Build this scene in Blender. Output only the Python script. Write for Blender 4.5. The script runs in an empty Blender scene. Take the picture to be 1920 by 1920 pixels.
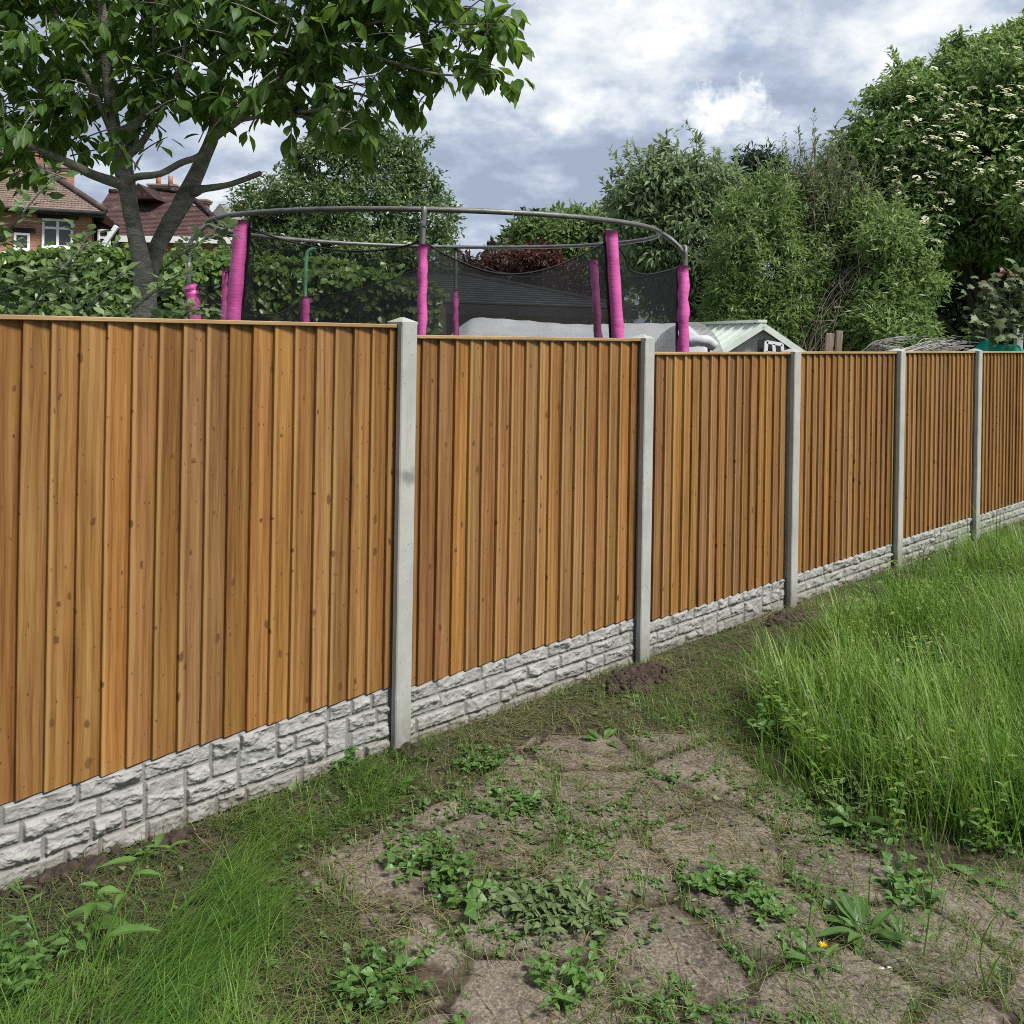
import bpy, bmesh, math, random
import numpy as np
from mathutils import Matrix, Vector

S = bpy.context.scene
C = S.collection
R_ = math.radians
PI = math.pi

# ------------------------------------------------------------------ camera
FPX, CX, YP, ROLL, CAMH = 1775.0, 960.0, 630.0, 0.0165, 2.10
cr, sr = math.cos(ROLL), math.sin(ROLL)
cd = bpy.data.cameras.new('camera'); cam = bpy.data.objects.new('camera', cd); C.objects.link(cam)
cd.sensor_width = 36; cd.lens = FPX / 1920 * 36; cd.shift_y = -(960 - YP) / 1920
cd.clip_start = 0.05; cd.clip_end = 2000
cam.matrix_world = Matrix(((cr, -sr, 0, 0), (0, 0, -1, 0), (sr, cr, 0, CAMH), (0, 0, 0, 1)))
S.camera = cam

# ------------------------------------------------------------------ sky, sun, exposure
SUN_EL, SUN_AZ = R_(54), R_(127)       # azimuth clockwise from +Y
sdir = Vector((math.sin(SUN_AZ) * math.cos(SUN_EL), math.cos(SUN_AZ) * math.cos(SUN_EL), math.sin(SUN_EL)))
sl = bpy.data.lights.new('sun', 'SUN'); sl.energy = 3.4; sl.angle = R_(14); sl.color = (1, .96, .9)
so = bpy.data.objects.new('sun', sl); C.objects.link(so)
so.rotation_euler = sdir.to_track_quat('Z', 'Y').to_euler()

W = bpy.data.worlds.new('World'); S.world = W; W.use_nodes = True
wt = W.node_tree; wt.nodes.clear()


class G:
    """small helper for node graphs"""
    def __init__(s, t): s.t = t
    def n(s, ty, props=None, **ins):
        nd = s.t.nodes.new('ShaderNode' + ty)
        for k, v in (props or {}).items(): setattr(nd, k, v)
        for k, v in ins.items():
            key = int(k[1:]) if k[0] == 'i' and k[1:].isdigit() else k.replace('_', ' ')
            s.put(nd, key, v)
        return nd
    def put(s, nd, key, v):
        sock = nd.inputs[key]
        if isinstance(v, tuple) and len(v) == 2 and hasattr(v[0], 'outputs'): s.t.links.new(v[0].outputs[v[1]], sock)
        elif hasattr(v, 'outputs'): s.t.links.new(v.outputs[0], sock)
        else:
            if isinstance(v, (tuple, list)) and len(v) == 3 and sock.type == 'RGBA': v = (*v, 1)
            sock.default_value = v
    def m(s, op, a, b=0.0, c=0.0, clamp=False):
        return s.n('Math', {'operation': op, 'use_clamp': clamp}, i0=a, i1=b, i2=c)
    def mix(s, f, a, b, mode='MIX'):
        nd = s.t.nodes.new('ShaderNodeMix'); nd.data_type = 'RGBA'; nd.blend_type = mode
        s.put(nd, 0, f); s.put(nd, 6, a); s.put(nd, 7, b)
        return (nd, 2)
    def ramp(s, f, *stops):
        nd = s.t.nodes.new('ShaderNodeValToRGB'); e = nd.color_ramp.elements
        while len(e) < len(stops): e.new(0.5)
        for i, (p, c) in enumerate(stops):
            e[i].position = p
            e[i].color = (c, c, c, 1) if isinstance(c, (int, float)) else (*c, 1)
        s.put(nd, 0, f)
        return nd
    def noise(s, vec, scale, detail=4, rough=.55, dist=0.0, dim='3D'):
        return s.n('TexNoise', {'noise_dimensions': dim}, Vector=vec, Scale=scale, Detail=detail, Roughness=rough, Distortion=dist)


g = G(wt)
tc = g.n('TexCoord')
sep = g.n('SeparateXYZ', Vector=(tc, 'Generated'))
wn = g.n('VectorMath', {'operation': 'SUBTRACT'}, i0=(g.noise((tc, 'Generated'), 13.0, 9, .66), 'Color'), i1=(.5, .5, .5))
wd = g.n('VectorMath', {'operation': 'ADD'}, i0=(tc, 'Generated'), i1=g.n('VectorMath', {'operation': 'SCALE'}, i0=wn, Scale=.13))
wsep = g.n('SeparateXYZ', Vector=wd)
zc = g.m('ADD', g.m('MAXIMUM', (sep, 2), 0.0), 0.34)
pv = g.n('CombineXYZ', X=g.m('DIVIDE', (sep, 0), zc), Y=g.m('DIVIDE', (sep, 1), zc), Z=3.7)
sky = g.n('TexSky', {'sky_type': 'NISHITA', 'sun_disc': False, 'sun_elevation': SUN_EL, 'sun_rotation': SUN_AZ, 'dust_density': 1.0})
bg1 = g.n('Background', Color=sky, Strength=0.09)
n1 = g.noise(pv, 1.5, 9, .56, .2)
n2 = g.noise(g.n('VectorMath', {'operation': 'ADD'}, i0=pv, i1=(7.3, 1.9, 0)), 2.3, 10, .60, .15)
mask = g.ramp(g.m('ADD', n1, g.m('SUBTRACT', .22, (sep, 2), clamp=True)), (.14, 0.0), (.32, 1.0))


def sky_spot(px, py, rx, ry):
    d = Vector(((px - CX) / FPX, 1, (YP - py) / FPX)).normalized()
    a = g.m('MULTIPLY', g.m('SUBTRACT', (wsep, 0), d.x), FPX / rx)
    b = g.m('MULTIPLY', g.m('SUBTRACT', (wsep, 2), d.z), FPX / ry)
    r = g.m('SQRT', g.m('ADD', g.m('MULTIPLY', a, a), g.m('MULTIPLY', b, b)))
    return g.m('SUBTRACT', 1.0, r, clamp=True)


n3 = g.noise(pv, 7.5, 9, .62, .1)
bright = g.m('ADD', g.m('MULTIPLY', g.m('SUBTRACT', n2, .5), 1.4), g.m('ADD', g.m('MULTIPLY', g.m('SUBTRACT', n3, .5), .6), .43))
for (x, y, rx, ry, wt) in ((1040, 140, 320, 180, .09), (1365, 192, 80, 48, .46), (1437, 170, 34, 30, .28), (960, 400, 420, 80, .16), (1560, 250, 330, 70, .13), (350, 120, 460, 300, .22),
                           (1260, 30, 170, 60, .16), (1750, 20, 300, 90, .13), (1080, 190, 120, 50, .12), (1300, 320, 460, 110, -.13), (760, 330, 300, 100, -.12), (1320, 110, 240, 70, -.12), (1560, 130, 240, 80, -.08)):
    bright = g.m('ADD', bright, g.m('MULTIPLY', sky_spot(x, y, rx, ry), wt))
ccol = g.ramp(bright, (.34, (.21, .25, .325)), (.48, (.285, .33, .405)), (.58, (.40, .435, .48)), (.74, (.56, .57, .575)))
bg2 = g.n('Background', Color=ccol, Strength=1.0)
mx = g.n('MixShader', i0=mask, i1=bg1, i2=bg2)
g.n('OutputWorld', Surface=mx)

S.view_settings.view_transform = 'Standard'; S.view_settings.look = 'None'
S.view_settings.exposure = 0.86; S.view_settings.gamma = 1.0
S.view_settings.use_curve_mapping = False
S.render.engine = 'CYCLES'
S.cycles.max_bounces = 8; S.cycles.diffuse_bounces = 3; S.cycles.transparent_max_bounces = 16
S.cycles.transmission_bounces = 4; S.cycles.sample_clamp_indirect = 6
S.cycles.use_denoising = False; S.cycles.filter_width = 1.0


# ------------------------------------------------------------------ geometry helpers
def P(px, py, Y):
    """point at depth Y seen at photo pixel"""
    dx, dy = px - CX, py - YP
    return np.array([(dx * cr + dy * sr) / FPX * Y, Y, CAMH + (dx * sr - dy * cr) / FPX * Y])


def gp(px, py, z=0.0):
    dx, dy = px - CX, py - YP
    w = (dx * sr - dy * cr) / FPX
    return P(px, py, (z - CAMH) / w)


def topx(p):
    p = np.asarray(p, float); z = p[..., 2] - CAMH
    return CX + FPX * (p[..., 0] * cr + z * sr) / p[..., 1], YP - FPX * (-p[..., 0] * sr + z * cr) / p[..., 1]


def inpoly(x, y, poly):
    r = np.zeros(np.shape(x), bool); n = len(poly)
    for i in range(n):
        x0, y0 = poly[i]; x1, y1 = poly[(i + 1) % n]
        if y0 == y1: continue
        c = ((y0 > y) != (y1 > y)) & (x < (x1 - x0) * (y - y0) / (y1 - y0) + x0)
        r ^= c
    return r


def vnoise(x, y, seed=0):
    xi = np.floor(x).astype(np.int64); yi = np.floor(y).astype(np.int64)
    fx = x - xi; fy = y - yi
    fx = fx * fx * (3 - 2 * fx); fy = fy * fy * (3 - 2 * fy)
    def h(a, b):
        v = (a * 374761393 + b * 668265263 + seed * 982451653) & 0xffffffff
        v = ((v ^ (v >> 13)) * 1274126177) & 0xffffffff
        v = (v ^ (v >> 16)) & 0xffff
        return v / 65535.0
    return (h(xi, yi) * (1 - fx) + h(xi + 1, yi) * fx) * (1 - fy) + (h(xi, yi + 1) * (1 - fx) + h(xi + 1, yi + 1) * fx) * fy


def fbm(x, y, sc, octv=4, seed=0, rough=.5):
    t = np.zeros(np.shape(x)); a = 1.0; s = 0.0
    for i in range(octv):
        t = t + a * vnoise(x * sc + 13.7 * i, y * sc - 7.1 * i, seed + i); s += a; a *= rough; sc *= 2.03
    return t / s


class MB:
    def __init__(s): s.V = []; s.F = []; s.T = []; s.U = []; s.M = []; s.n = 0
    def add(s, v, f, tint=0.5, uv=None, mat=0):
        v = np.asarray(v, float).reshape(-1, 3)
        if isinstance(f, list) and len({len(q) for q in f}) > 1:
            by = {}
            for q in f: by.setdefault(len(q), []).append(q)
            fs = [np.array(q) for q in by.values()]
        else: fs = [np.asarray(f)]
        for q in fs:
            if q.size: s.F.append(q + s.n); s.M.append(np.full(len(q), mat))
        s.V.append(v); s.T.append(np.broadcast_to(np.asarray(tint, float), (len(v),)))
        s.U.append(np.zeros((len(v), 2)) if uv is None else np.asarray(uv, float)); s.n += len(v)
        return s
    def build(s, name, mats, parent=None, smooth=True, loc=None):
        me = bpy.data.meshes.new(name)
        V = np.concatenate(s.V); sizes = np.concatenate([np.full(len(q), q.shape[1]) for q in s.F])
        loops = np.concatenate([q.ravel() for q in s.F]).astype(np.int32)
        me.vertices.add(len(V)); me.vertices.foreach_set('co', V.ravel().astype(np.float32))
        me.loops.add(len(loops)); me.loops.foreach_set('vertex_index', loops)
        me.polygons.add(len(sizes))
        me.polygons.foreach_set('loop_start', np.concatenate([[0], np.cumsum(sizes)[:-1]]).astype(np.int32))
        me.polygons.foreach_set('loop_total', sizes.astype(np.int32))
        me.polygons.foreach_set('material_index', np.concatenate(s.M).astype(np.int32))
        me.polygons.foreach_set('use_smooth', np.full(len(sizes), smooth))
        a = me.attributes.new('tint', 'FLOAT', 'POINT'); a.data.foreach_set('value', np.concatenate(s.T).astype(np.float32))
        uvl = me.uv_layers.new(name='UVMap'); uvl.data.foreach_set('uv', np.concatenate(s.U)[loops].ravel().astype(np.float32))
        me.update(calc_edges=True); me.validate()
        for m in (mats if isinstance(mats, (list, tuple)) else [mats]): me.materials.append(m)
        o = bpy.data.objects.new(name, me); C.objects.link(o)
        if parent is not None: o.parent = parent
        if loc is not None: o.location = loc
        return o


def thing(name, label, cat, loc=(0, 0, 0), rz=0.0, group=None):
    o = bpy.data.objects.new(name, None); C.objects.link(o)
    o.location = tuple(loc); o.rotation_euler = (0, 0, rz); o.empty_display_size = .1
    return tag(o, label, cat, group)


def tag(o, label, cat, group=None, kind=None):
    o['label'] = label; o['category'] = cat
    if group: o['group'] = group
    if kind: o['kind'] = kind
    return o


def box_data(c, sz, bev=0.0, rot=None):
    bm = bmesh.new(); bmesh.ops.create_cube(bm, size=1.0)
    bmesh.ops.scale(bm, vec=sz, verts=bm.verts)
    if bev: bmesh.ops.bevel(bm, geom=list(bm.edges), offset=bev, segments=1, affect='EDGES')
    if rot is not None: bmesh.ops.rotate(bm, cent=(0, 0, 0), matrix=rot, verts=bm.verts)
    bm.verts.index_update()
    v = np.array([tuple(x.co) for x in bm.verts]) + np.asarray(c)
    f = [[x.index for x in q.verts] for q in bm.faces]; bm.free()
    return v, f


def bar(mb, a, b, w, h, tint=.5, mat=0, bev=0.0):
    """a beam of section w x h from a to b"""
    a = Vector(a); b = Vector(b); d = b - a
    q = d.to_track_quat('X', 'Z').to_matrix()
    v, f = box_data((0, 0, 0), (d.length, w, h), bev, q)
    mb.add(v + np.array((a + b) / 2), f, tint, mat=mat)


def prism(mb, poly, axis_vec, tint=.5, mat=0):
    """planar polygon (list of 3d pts) extruded along vector"""
    p = np.array(poly, float); n = len(p); v = np.concatenate([p, p + np.asarray(axis_vec, float)])
    f = [list(range(n))[::-1], list(range(n, 2 * n))] + [[i, (i + 1) % n, n + (i + 1) % n, n + i] for i in range(n)]
    mb.add(v, f, tint, mat=mat)


def smooth_path(pts, n):
    pts = np.asarray(pts, float)
    if len(pts) < 3:
        t = np.linspace(0, 1, n)[:, None]; return pts[0] * (1 - t) + pts[-1] * t
    P0 = np.concatenate([[2 * pts[0] - pts[1]], pts, [2 * pts[-1] - pts[-2]]]); out = []
    m = len(pts) - 1
    for u in np.linspace(0, m, n):
        i = min(int(u), m - 1); t = u - i; a, b, c, d = P0[i:i + 4]
        out.append(.5 * ((2 * b) + (-a + c) * t + (2 * a - 5 * b + 4 * c - d) * t * t + (-a + 3 * b - 3 * c + d) * t ** 3))
    return np.array(out)


def tube(mb, pts, r, ns=8, n=None, tint=.5, mat=0, wob=0.0, rng=None, cap=True):
    pts = smooth_path(pts, n) if n else np.asarray(pts, float)
    k = len(pts); rr = np.interp(np.linspace(0, 1, k), np.linspace(0, 1, len(np.atleast_1d(r))), np.atleast_1d(r))
    T = np.gradient(pts, axis=0); T /= np.linalg.norm(T, axis=1)[:, None] + 1e-9
    up = np.array([0, 0, 1.0]) if abs(T[0][2]) < .9 else np.array([0, 1.0, 0])
    U = np.cross(up, T[0]); U /= np.linalg.norm(U); vs = []
    ang = np.linspace(0, 2 * PI, ns, endpoint=False)
    for i in range(k):
        U = U - T[i] * U.dot(T[i]); U /= np.linalg.norm(U) + 1e-9; Wv = np.cross(T[i], U)
        q = rr[i] * (1 + (wob * (rng.random(ns) - .5) if wob else 0))
        vs.append(pts[i] + (np.cos(ang) * q)[:, None] * U + (np.sin(ang) * q)[:, None] * Wv)
    i = np.arange(k - 1)[:, None] * ns; j = np.arange(ns)[None, :]; j2 = (j + 1) % ns
    f = np.stack([i + j, i + j2, i + ns + j2, i + ns + j], -1).reshape(-1, 4)
    b = mb.n
    mb.add(np.concatenate(vs), f, tint, mat=mat)
    if cap:
        mb.F.append(np.array([list(range(ns))[::-1]]) + b); mb.M.append(np.array([mat]))
        mb.F.append(np.array([list(range(ns))]) + b + (k - 1) * ns); mb.M.append(np.array([mat]))


def unit(v): return v / (np.linalg.norm(v, axis=-1, keepdims=True) + 1e-9)


def leaves(mb, pos, axis, nrm, L, Wd, droop=.3, fold=.25, prof=None, ns=5, tint=.5, mat=0, wave=0.0):
    """many leaf blades: base, direction, face normal, length, full width"""
    N = len(pos)
    if N == 0: return
    axis = unit(np.asarray(axis, float)); side = unit(np.cross(axis, nrm)); nr = np.cross(side, axis)
    L = np.broadcast_to(L, (N,)); Wd = np.broadcast_to(Wd, (N,)); droop = np.broadcast_to(droop, (N,))
    s = np.linspace(0, 1, ns + 1)
    pr = np.sin(PI * np.clip(s, 0, 1) ** .75) ** .9 if prof is None else np.interp(s, np.linspace(0, 1, len(prof)), prof)
    vs = np.zeros((N, ns + 1, 3, 3))
    for i, t in enumerate(s):
        c = pos + axis * (L * (t - .12 * droop * t ** 2))[:, None] - nr * (L * droop * t * t * .6)[:, None]
        w = (Wd * .5 * pr[i])[:, None]; up = nr * w * fold
        wv = nr * (wave * np.sin(t * 9 + np.arange(N)))[:, None] * w if wave else 0
        vs[:, i, 0] = c - side * w + up + wv; vs[:, i, 1] = c; vs[:, i, 2] = c + side * w + up - wv
    uv = np.zeros((N, ns + 1, 3, 2)); uv[..., 0] = np.array([0, .5, 1]); uv[..., 1] = s[:, None]
    st = np.arange(N)[:, None, None] * (ns + 1) * 3 + np.arange(ns)[None, :, None] * 3 + np.arange(2)[None, None, :]
    f = np.stack([st, st + 1, st + 4, st + 3], -1).reshape(-1, 4)
    tt = np.repeat(np.broadcast_to(tint, (N,)), (ns + 1) * 3)
    mb.add(vs.reshape(-1, 3), f, tt, uv.reshape(-1, 2), mat)


def blades(mb, pos, head, a0, a1, L, Wd, ns=3, tint=.5, mat=0):
    """grass ribbons: heading angle, start and end angle from vertical"""
    N = len(pos)
    if N == 0: return
    h = np.stack([np.cos(head), np.sin(head), np.zeros(N)], -1); sd = np.stack([-np.sin(head), np.cos(head), np.zeros(N)], -1)
    p = np.array(pos, float); L = np.broadcast_to(L, (N,)); Wd = np.broadcast_to(Wd, (N,))
    vs = np.zeros((N, ns + 1, 2, 3))
    for i in range(ns + 1):
        t = i / ns; w = (Wd * .5 * (1 - t ** 1.6 * .93))[:, None]
        vs[:, i, 0] = p - sd * w; vs[:, i, 1] = p + sd * w
        a = a0 + (a1 - a0) * (t + .5 / ns)
        p = p + (L / ns)[:, None] * (h * np.sin(a)[:, None] + np.array([0, 0, 1.0]) * np.cos(a)[:, None])
    st = np.arange(N)[:, None] * (ns + 1) * 2 + np.arange(ns)[None, :] * 2
    f = np.stack([st, st + 1, st + 3, st + 2], -1).reshape(-1, 4)
    uv = np.zeros((N, ns + 1, 2, 2)); uv[..., 0] = np.array([0, 1]); uv[..., 1] = np.linspace(0, 1, ns + 1)[:, None]
    mb.add(vs.reshape(-1, 3), f, np.repeat(np.broadcast_to(tint, (N,)), (ns + 1) * 2), uv.reshape(-1, 2), mat)


def rdir(rng, n): return unit(rng.normal(size=(n, 3)))


# ------------------------------------------------------------------ materials
MATS = {}


def material(name, build):
    if name in MATS: return MATS[name]
    m = bpy.data.materials.new(name); m.use_nodes = True; m.node_tree.nodes.clear()
    q = G(m.node_tree); sh = build(q); q.n('OutputMaterial', Surface=sh); MATS[name] = m
    return m


def principled(q, col, rough=.6, bump=None, bs=.3, bd=.01, metal=0.0, spec=.5):
    p = q.n('BsdfPrincipled', Base_Color=col, Roughness=rough, Metallic=metal)
    p.inputs['Specular IOR Level'].default_value = spec
    if bump is not None:
        q.put(p, 'Normal', q.n('Bump', Height=bump, Strength=bs, Distance=bd))
    return p


def leaf_mat(name, dark, light, trans=.35, rough=.42, vein=0.0, tcol=None, spec=.45):
    def b(q):
        t = (q.n('Attribute', {'attribute_name': 'tint'}), 'Fac')
        geo = q.n('NewGeometry')
        nz = q.noise((geo, 'Position'), 9.0, 3, .6)
        f = q.m('ADD', t, q.m('MULTIPLY', q.m('SUBTRACT', nz, .5), .35), clamp=True)
        c = q.mix(f, dark, light)
        if vein:
            uv = q.n('SeparateXYZ', Vector=(q.n('TexCoord'), 'UV'))
            d = q.m('ABSOLUTE', q.m('SUBTRACT', (uv, 0), .5))
            v2 = q.m('ADD', (uv, 1), q.m('MULTIPLY', d, -.7))
            rib = q.m('LESS_THAN', q.m('FRACT', q.m('MULTIPLY', v2, 8.0)), .13)
            k = q.m('MAXIMUM', q.m('LESS_THAN', d, .035), q.m('MULTIPLY', rib, .5))
            c = q.mix(q.m('MULTIPLY', k, vein), c, tuple(min(1, x * 1.8 + .02) for x in light))
        p = principled(q, c, rough, spec=spec)
        tr = q.n('BsdfTranslucent', Color=q.mix(.65, c, tcol or tuple(min(1, x * 2.2) for x in light)))
        return q.n('MixShader', i0=trans, i1=p, i2=tr)
    return material(name, b)


def noisy(name, c1, c2, sc=6.0, rough=.7, bs=.3, bd=.01, detail=6, metal=0.0, stretch=(1, 1, 1), spec=.4, c3=None):
    def b(q):
        tcn = q.n('TexCoord')
        mp = q.n('Mapping', Vector=(tcn, 'Object')); mp.inputs['Scale'].default_value = stretch
        nz = q.noise(mp, sc, detail, .6); n2 = q.noise(mp, sc * 6, 4, .6)
        f = q.ramp(nz, (.33, 0.0), (.67, 1.0))
        c = q.mix(f, c1, c2)
        if c3: c = q.mix(q.ramp(n2, (.55, 0.0), (.72, .8)), c, c3)
        return principled(q, c, rough, q.m('ADD', nz, q.m('MULTIPLY', n2, .5)), bs, bd, metal, spec)
    return material(name, b)


M_concrete = noisy('concrete', (.31, .315, .288), (.37, .372, .343), 3.0, .8, .25, .004, c3=(.235, .24, .22))
M_bark = noisy('bark', (.12, .108, .088), (.32, .30, .26), 9.0, .85, 1.0, .02, stretch=(1, 1, 2.6), c3=(.25, .24, .2))
M_darkbark = noisy('dark_bark', (.035, .03, .022), (.08, .07, .055), 6.0, .9, .5, .01, stretch=(1, 1, .5))
M_twig = noisy('dry_twig', (.17, .14, .10), (.30, .26, .20), 8.0, .85, .3, .004)
M_greytwig = noisy('grey_twig', (.20, .19, .17), (.36, .34, .31), 8.0, .85, .3, .004)
M_soilclod = noisy('loose_soil', (.022, .014, .010), (.062, .042, .030), 20.0, .95, .8, .01)
M_galv = noisy('galvanised_steel', (.10, .105, .10), (.19, .195, .185), 14.0, .52, .1, .002, metal=.45, c3=(.06, .05, .035))
M_greentube = noisy('green_tube', (.10, .30, .15), (.14, .38, .20), 10.0, .45, .05, .002)
M_pink = noisy('pink_vinyl', (.47, .072, .265), (.60, .118, .37), 3.0, .42, .35, .02, 2, stretch=(1, 1, 2.5), spec=.4)
M_blacktrim = noisy('black_webbing', (.008, .008, .009), (.018, .018, .02), 30.0, .8, .1, .002)
M_white = noisy('white_upvc', (.70, .71, .70), (.78, .78, .77), 4.0, .4, .05, .002)
M_greypaint = noisy('pale_shed_panel', (.46, .47, .39), (.53, .54, .46), 3.0, .5, .05, .003)
M_shedroof = noisy('pale_green_roof', (.50, .56, .49), (.60, .65, .58), 4.0, .38, .06, .003, c3=(.42, .45, .38))
M_fleece = noisy('white_cover_cloth', (.70, .72, .73), (.82, .83, .84), 3.0, .55, .4, .015, stretch=(1, 1, 6))
M_render_wall = noisy('beige_render', (.30, .22, .14), (.40, .31, .21), 2.0, .85, .2, .004)
M_oldwood = noisy('weathered_wood', (.16, .115, .085), (.29, .225, .18), 5.0, .85, .5, .005, stretch=(6, 6, .6))
M_black = noisy('black_board', (.012, .012, .012), (.03, .03, .03), 8.0, .6, .1, .003)
M_slate = noisy('grey_roof', (.13, .12, .115), (.21, .20, .19), 5.0, .8, .3, .01)
M_felt = noisy('dark_shingle', (.045, .05, .055), (.085, .09, .095), 6.0, .8, .35, .01, stretch=(1, 1, 3))
M_petal = noisy('cream_petal', (.42, .42, .26), (.56, .55, .38), 8.0, .7, .1, .002)
M_yellow = noisy('yellow_petal', (.75, .42, .01), (.8, .5, .02), 20.0, .6, .1, .002)
M_pot = noisy('clay_pot', (.30, .12, .07), (.40, .18, .11), 6.0, .8, .2, .004)
M_stone = noisy('pale_pebble', (.5, .47, .42), (.65, .62, .57), 20.0, .7, .2, .003)
M_sheet = noisy('turquoise_net', (.008, .33, .23), (.012, .42, .31), 5.0, .6, .5, .02)


def glass_b(q): return principled(q, (.03, .035, .04), .06, spec=.6)
M_glass = material('window_glass', glass_b)


def net_b(q):
    uv = q.n('Mapping', Vector=(q.n('TexCoord'), 'UV'))
    nz = q.noise(uv, 3.0, 3, .5)
    p = principled(q, (.012, .013, .014), .7, spec=.2)
    return q.n('MixShader', i0=q.m('ADD', .40, q.m('MULTIPLY', nz, .18)), i1=q.n('BsdfTransparent'), i2=p)
M_net = material('black_net', net_b)


def film_b(q):
    p = principled(q, (.72, .74, .74), .3, q.noise((q.n('TexCoord'), 'Object'), 7.0, 3), .4, .02)
    return q.n('MixShader', i0=.72, i1=q.n('BsdfTransparent'), i2=p)
M_film = material('clear_film', film_b)


def wood_b(q):
    uvn = q.n('SeparateXYZ', Vector=(q.n('TexCoord'), 'UV'))       # u metres across the board, v metres up
    tnt = (q.n('Attribute', {'attribute_name': 'tint'}), 'Fac')      # whole part: which log the board came from; fraction: the board itself
    bid = q.m('FRACT', tnt); grp = q.m('FLOOR', tnt)
    off = q.m('MULTIPLY', bid, 57.0)
    u, v = (uvn, 0), (uvn, 1)
    vv = q.m('ADD', v, off)
    # knots, in whorls that neighbouring boards of one log share
    rowp = q.m('FRACT', q.m('DIVIDE', q.m('ADD', v, q.m('MULTIPLY', grp, .377)), .47))
    whorl = q.ramp(q.m('ABSOLUTE', q.m('SUBTRACT', rowp, .5)), (.09, 1.0), (.13, 0.0))
    kv = q.n('CombineXYZ', X=q.m('MULTIPLY', q.m('ADD', u, off), 1.2), Y=q.m('MULTIPLY', vv, .68), Z=0.0)
    kv = q.n('VectorMath', {'operation': 'ADD'}, i0=kv, i1=q.n('VectorMath', {'operation': 'SCALE'}, i0=(q.noise(kv, 30.0, 4, .65), 'Color'), Scale=.030))
    vor = q.n('TexVoronoi', {'voronoi_dimensions': '2D', 'feature': 'F1'}, Vector=kv, Scale=9.0, Randomness=1.0)
    ksz = (q.n('SeparateXYZ', Vector=(vor, 'Color')), 0)
    on = q.m('GREATER_THAN', ksz, q.m('SUBTRACT', .84, q.m('MULTIPLY', whorl, .72)))
    kr = q.m('ADD', .042, q.m('MULTIPLY', q.m('POWER', (q.n('SeparateXYZ', Vector=(vor, 'Color')), 1), 2.0), .12))
    kd = q.m('DIVIDE', (vor, 'Distance'), kr)                        # 1 at the rim of the knot
    kcol = q.ramp(q.m('MULTIPLY', kd, .5), (.0, (.13, .056, .020)), (.22, (.080, .032, .010)), (.45, (.042, .017, .006)), (.62, (.085, .036, .011)))
    kop = q.m('ADD', .58, q.m('MULTIPLY', (q.n('SeparateXYZ', Vector=(vor, 'Color')), 2), .40))
    knot = q.m('MULTIPLY', q.m('MULTIPLY', q.ramp(kd, (.45, 1.0), (1.65, 0.0)), on), kop)
    halo = q.m('MULTIPLY', q.ramp(kd, (.8, 1.0), (3.4, 0.0)), on)
    pin = q.n('TexVoronoi', {'voronoi_dimensions': '2D', 'feature': 'F1'}, Vector=kv, Scale=17.0, Randomness=1.0)
    pk = q.m('MULTIPLY', q.ramp((pin, 'Distance'), (.03, 1.0), (.09, .0)), q.m('GREATER_THAN', (q.n('SeparateXYZ', Vector=(pin, 'Color')), 1), .82))
    # grain: wandering growth rings that bulge round the knots
    wn = q.noise(q.n('CombineXYZ', X=q.m('MULTIPLY', u, 6.0), Y=q.m('MULTIPLY', vv, 1.25), Z=off), 1.0, 3, .55)
    gx = q.m('ADD', u, q.m('MULTIPLY', wn, .075))
    gx = q.m('ADD', gx, q.m('MULTIPLY', halo, .034))
    ring = q.m('ADD', q.m('MULTIPLY', q.m('SINE', q.m('MULTIPLY', gx, 430.0)), .5), q.m('SINE', q.m('MULTIPLY', gx, 175.0)))
    fine = q.noise(q.n('CombineXYZ', X=q.m('MULTIPLY', u, 330.0), Y=q.m('MULTIPLY', vv, 6.0), Z=off), 1.0, 3, .6)
    blot = q.noise(q.n('CombineXYZ', X=q.m('MULTIPLY', u, 26.0), Y=q.m('MULTIPLY', vv, .8), Z=off), 1.0, 4, .6)
    gsum = q.m('ADD', q.m('MULTIPLY', ring, .055), q.m('ADD', q.m('MULTIPLY', fine, .42), q.m('MULTIPLY', blot, 1.0)))
    c = q.ramp(gsum, (.40, (.086, .034, .007)), (.66, (.205, .089, .019)), (.98, (.320, .167, .047)))
    bt = q.n('HueSaturation', Color=c, Hue=q.m('ADD', .496, q.m('MULTIPLY', q.m('FRACT', q.m('MULTIPLY', bid, 7.3)), .009)),
             Saturation=q.m('ADD', .90, q.m('MULTIPLY', q.m('FRACT', q.m('MULTIPLY', bid, 17.7)), .10)), Value=q.m('ADD', .80, q.m('MULTIPLY', bid, .42)))
    # pale sapwood strip along some thick edges, dark flush round the knots
    sap = q.m('MULTIPLY', q.ramp(u, (.010, 1.0), (.022, 0.0)), q.m('GREATER_THAN', q.m('FRACT', q.m('MULTIPLY', bid, 11.3)), .35))
    bt = q.mix(q.m('MULTIPLY', sap, .45), bt, (.40, .245, .09))
    bt = q.mix(q.m('MULTIPLY', halo, .40), bt, (.12, .048, .013))
    c2 = q.mix(q.m('MULTIPLY', knot, .88), bt, kcol)
    c3 = q.mix(q.m('MULTIPLY', pk, .75), c2, (.045, .018, .007))
    # nail heads
    nd = None
    for zz in (.045, .62, 1.18, 1.70):
        a = q.m('MULTIPLY', q.m('SUBTRACT', v, zz), q.m('SUBTRACT', v, zz))
        b = q.m('SUBTRACT', u, .03); b = q.m('MULTIPLY', b, b)
        e = q.m('LESS_THAN', q.m('ADD', a, b), .0000075)
        nd = e if nd is None else q.m('MAXIMUM', nd, e)
    c4 = q.mix(q.m('MULTIPLY', nd, .85), c3, (.03, .02, .012))
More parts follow.
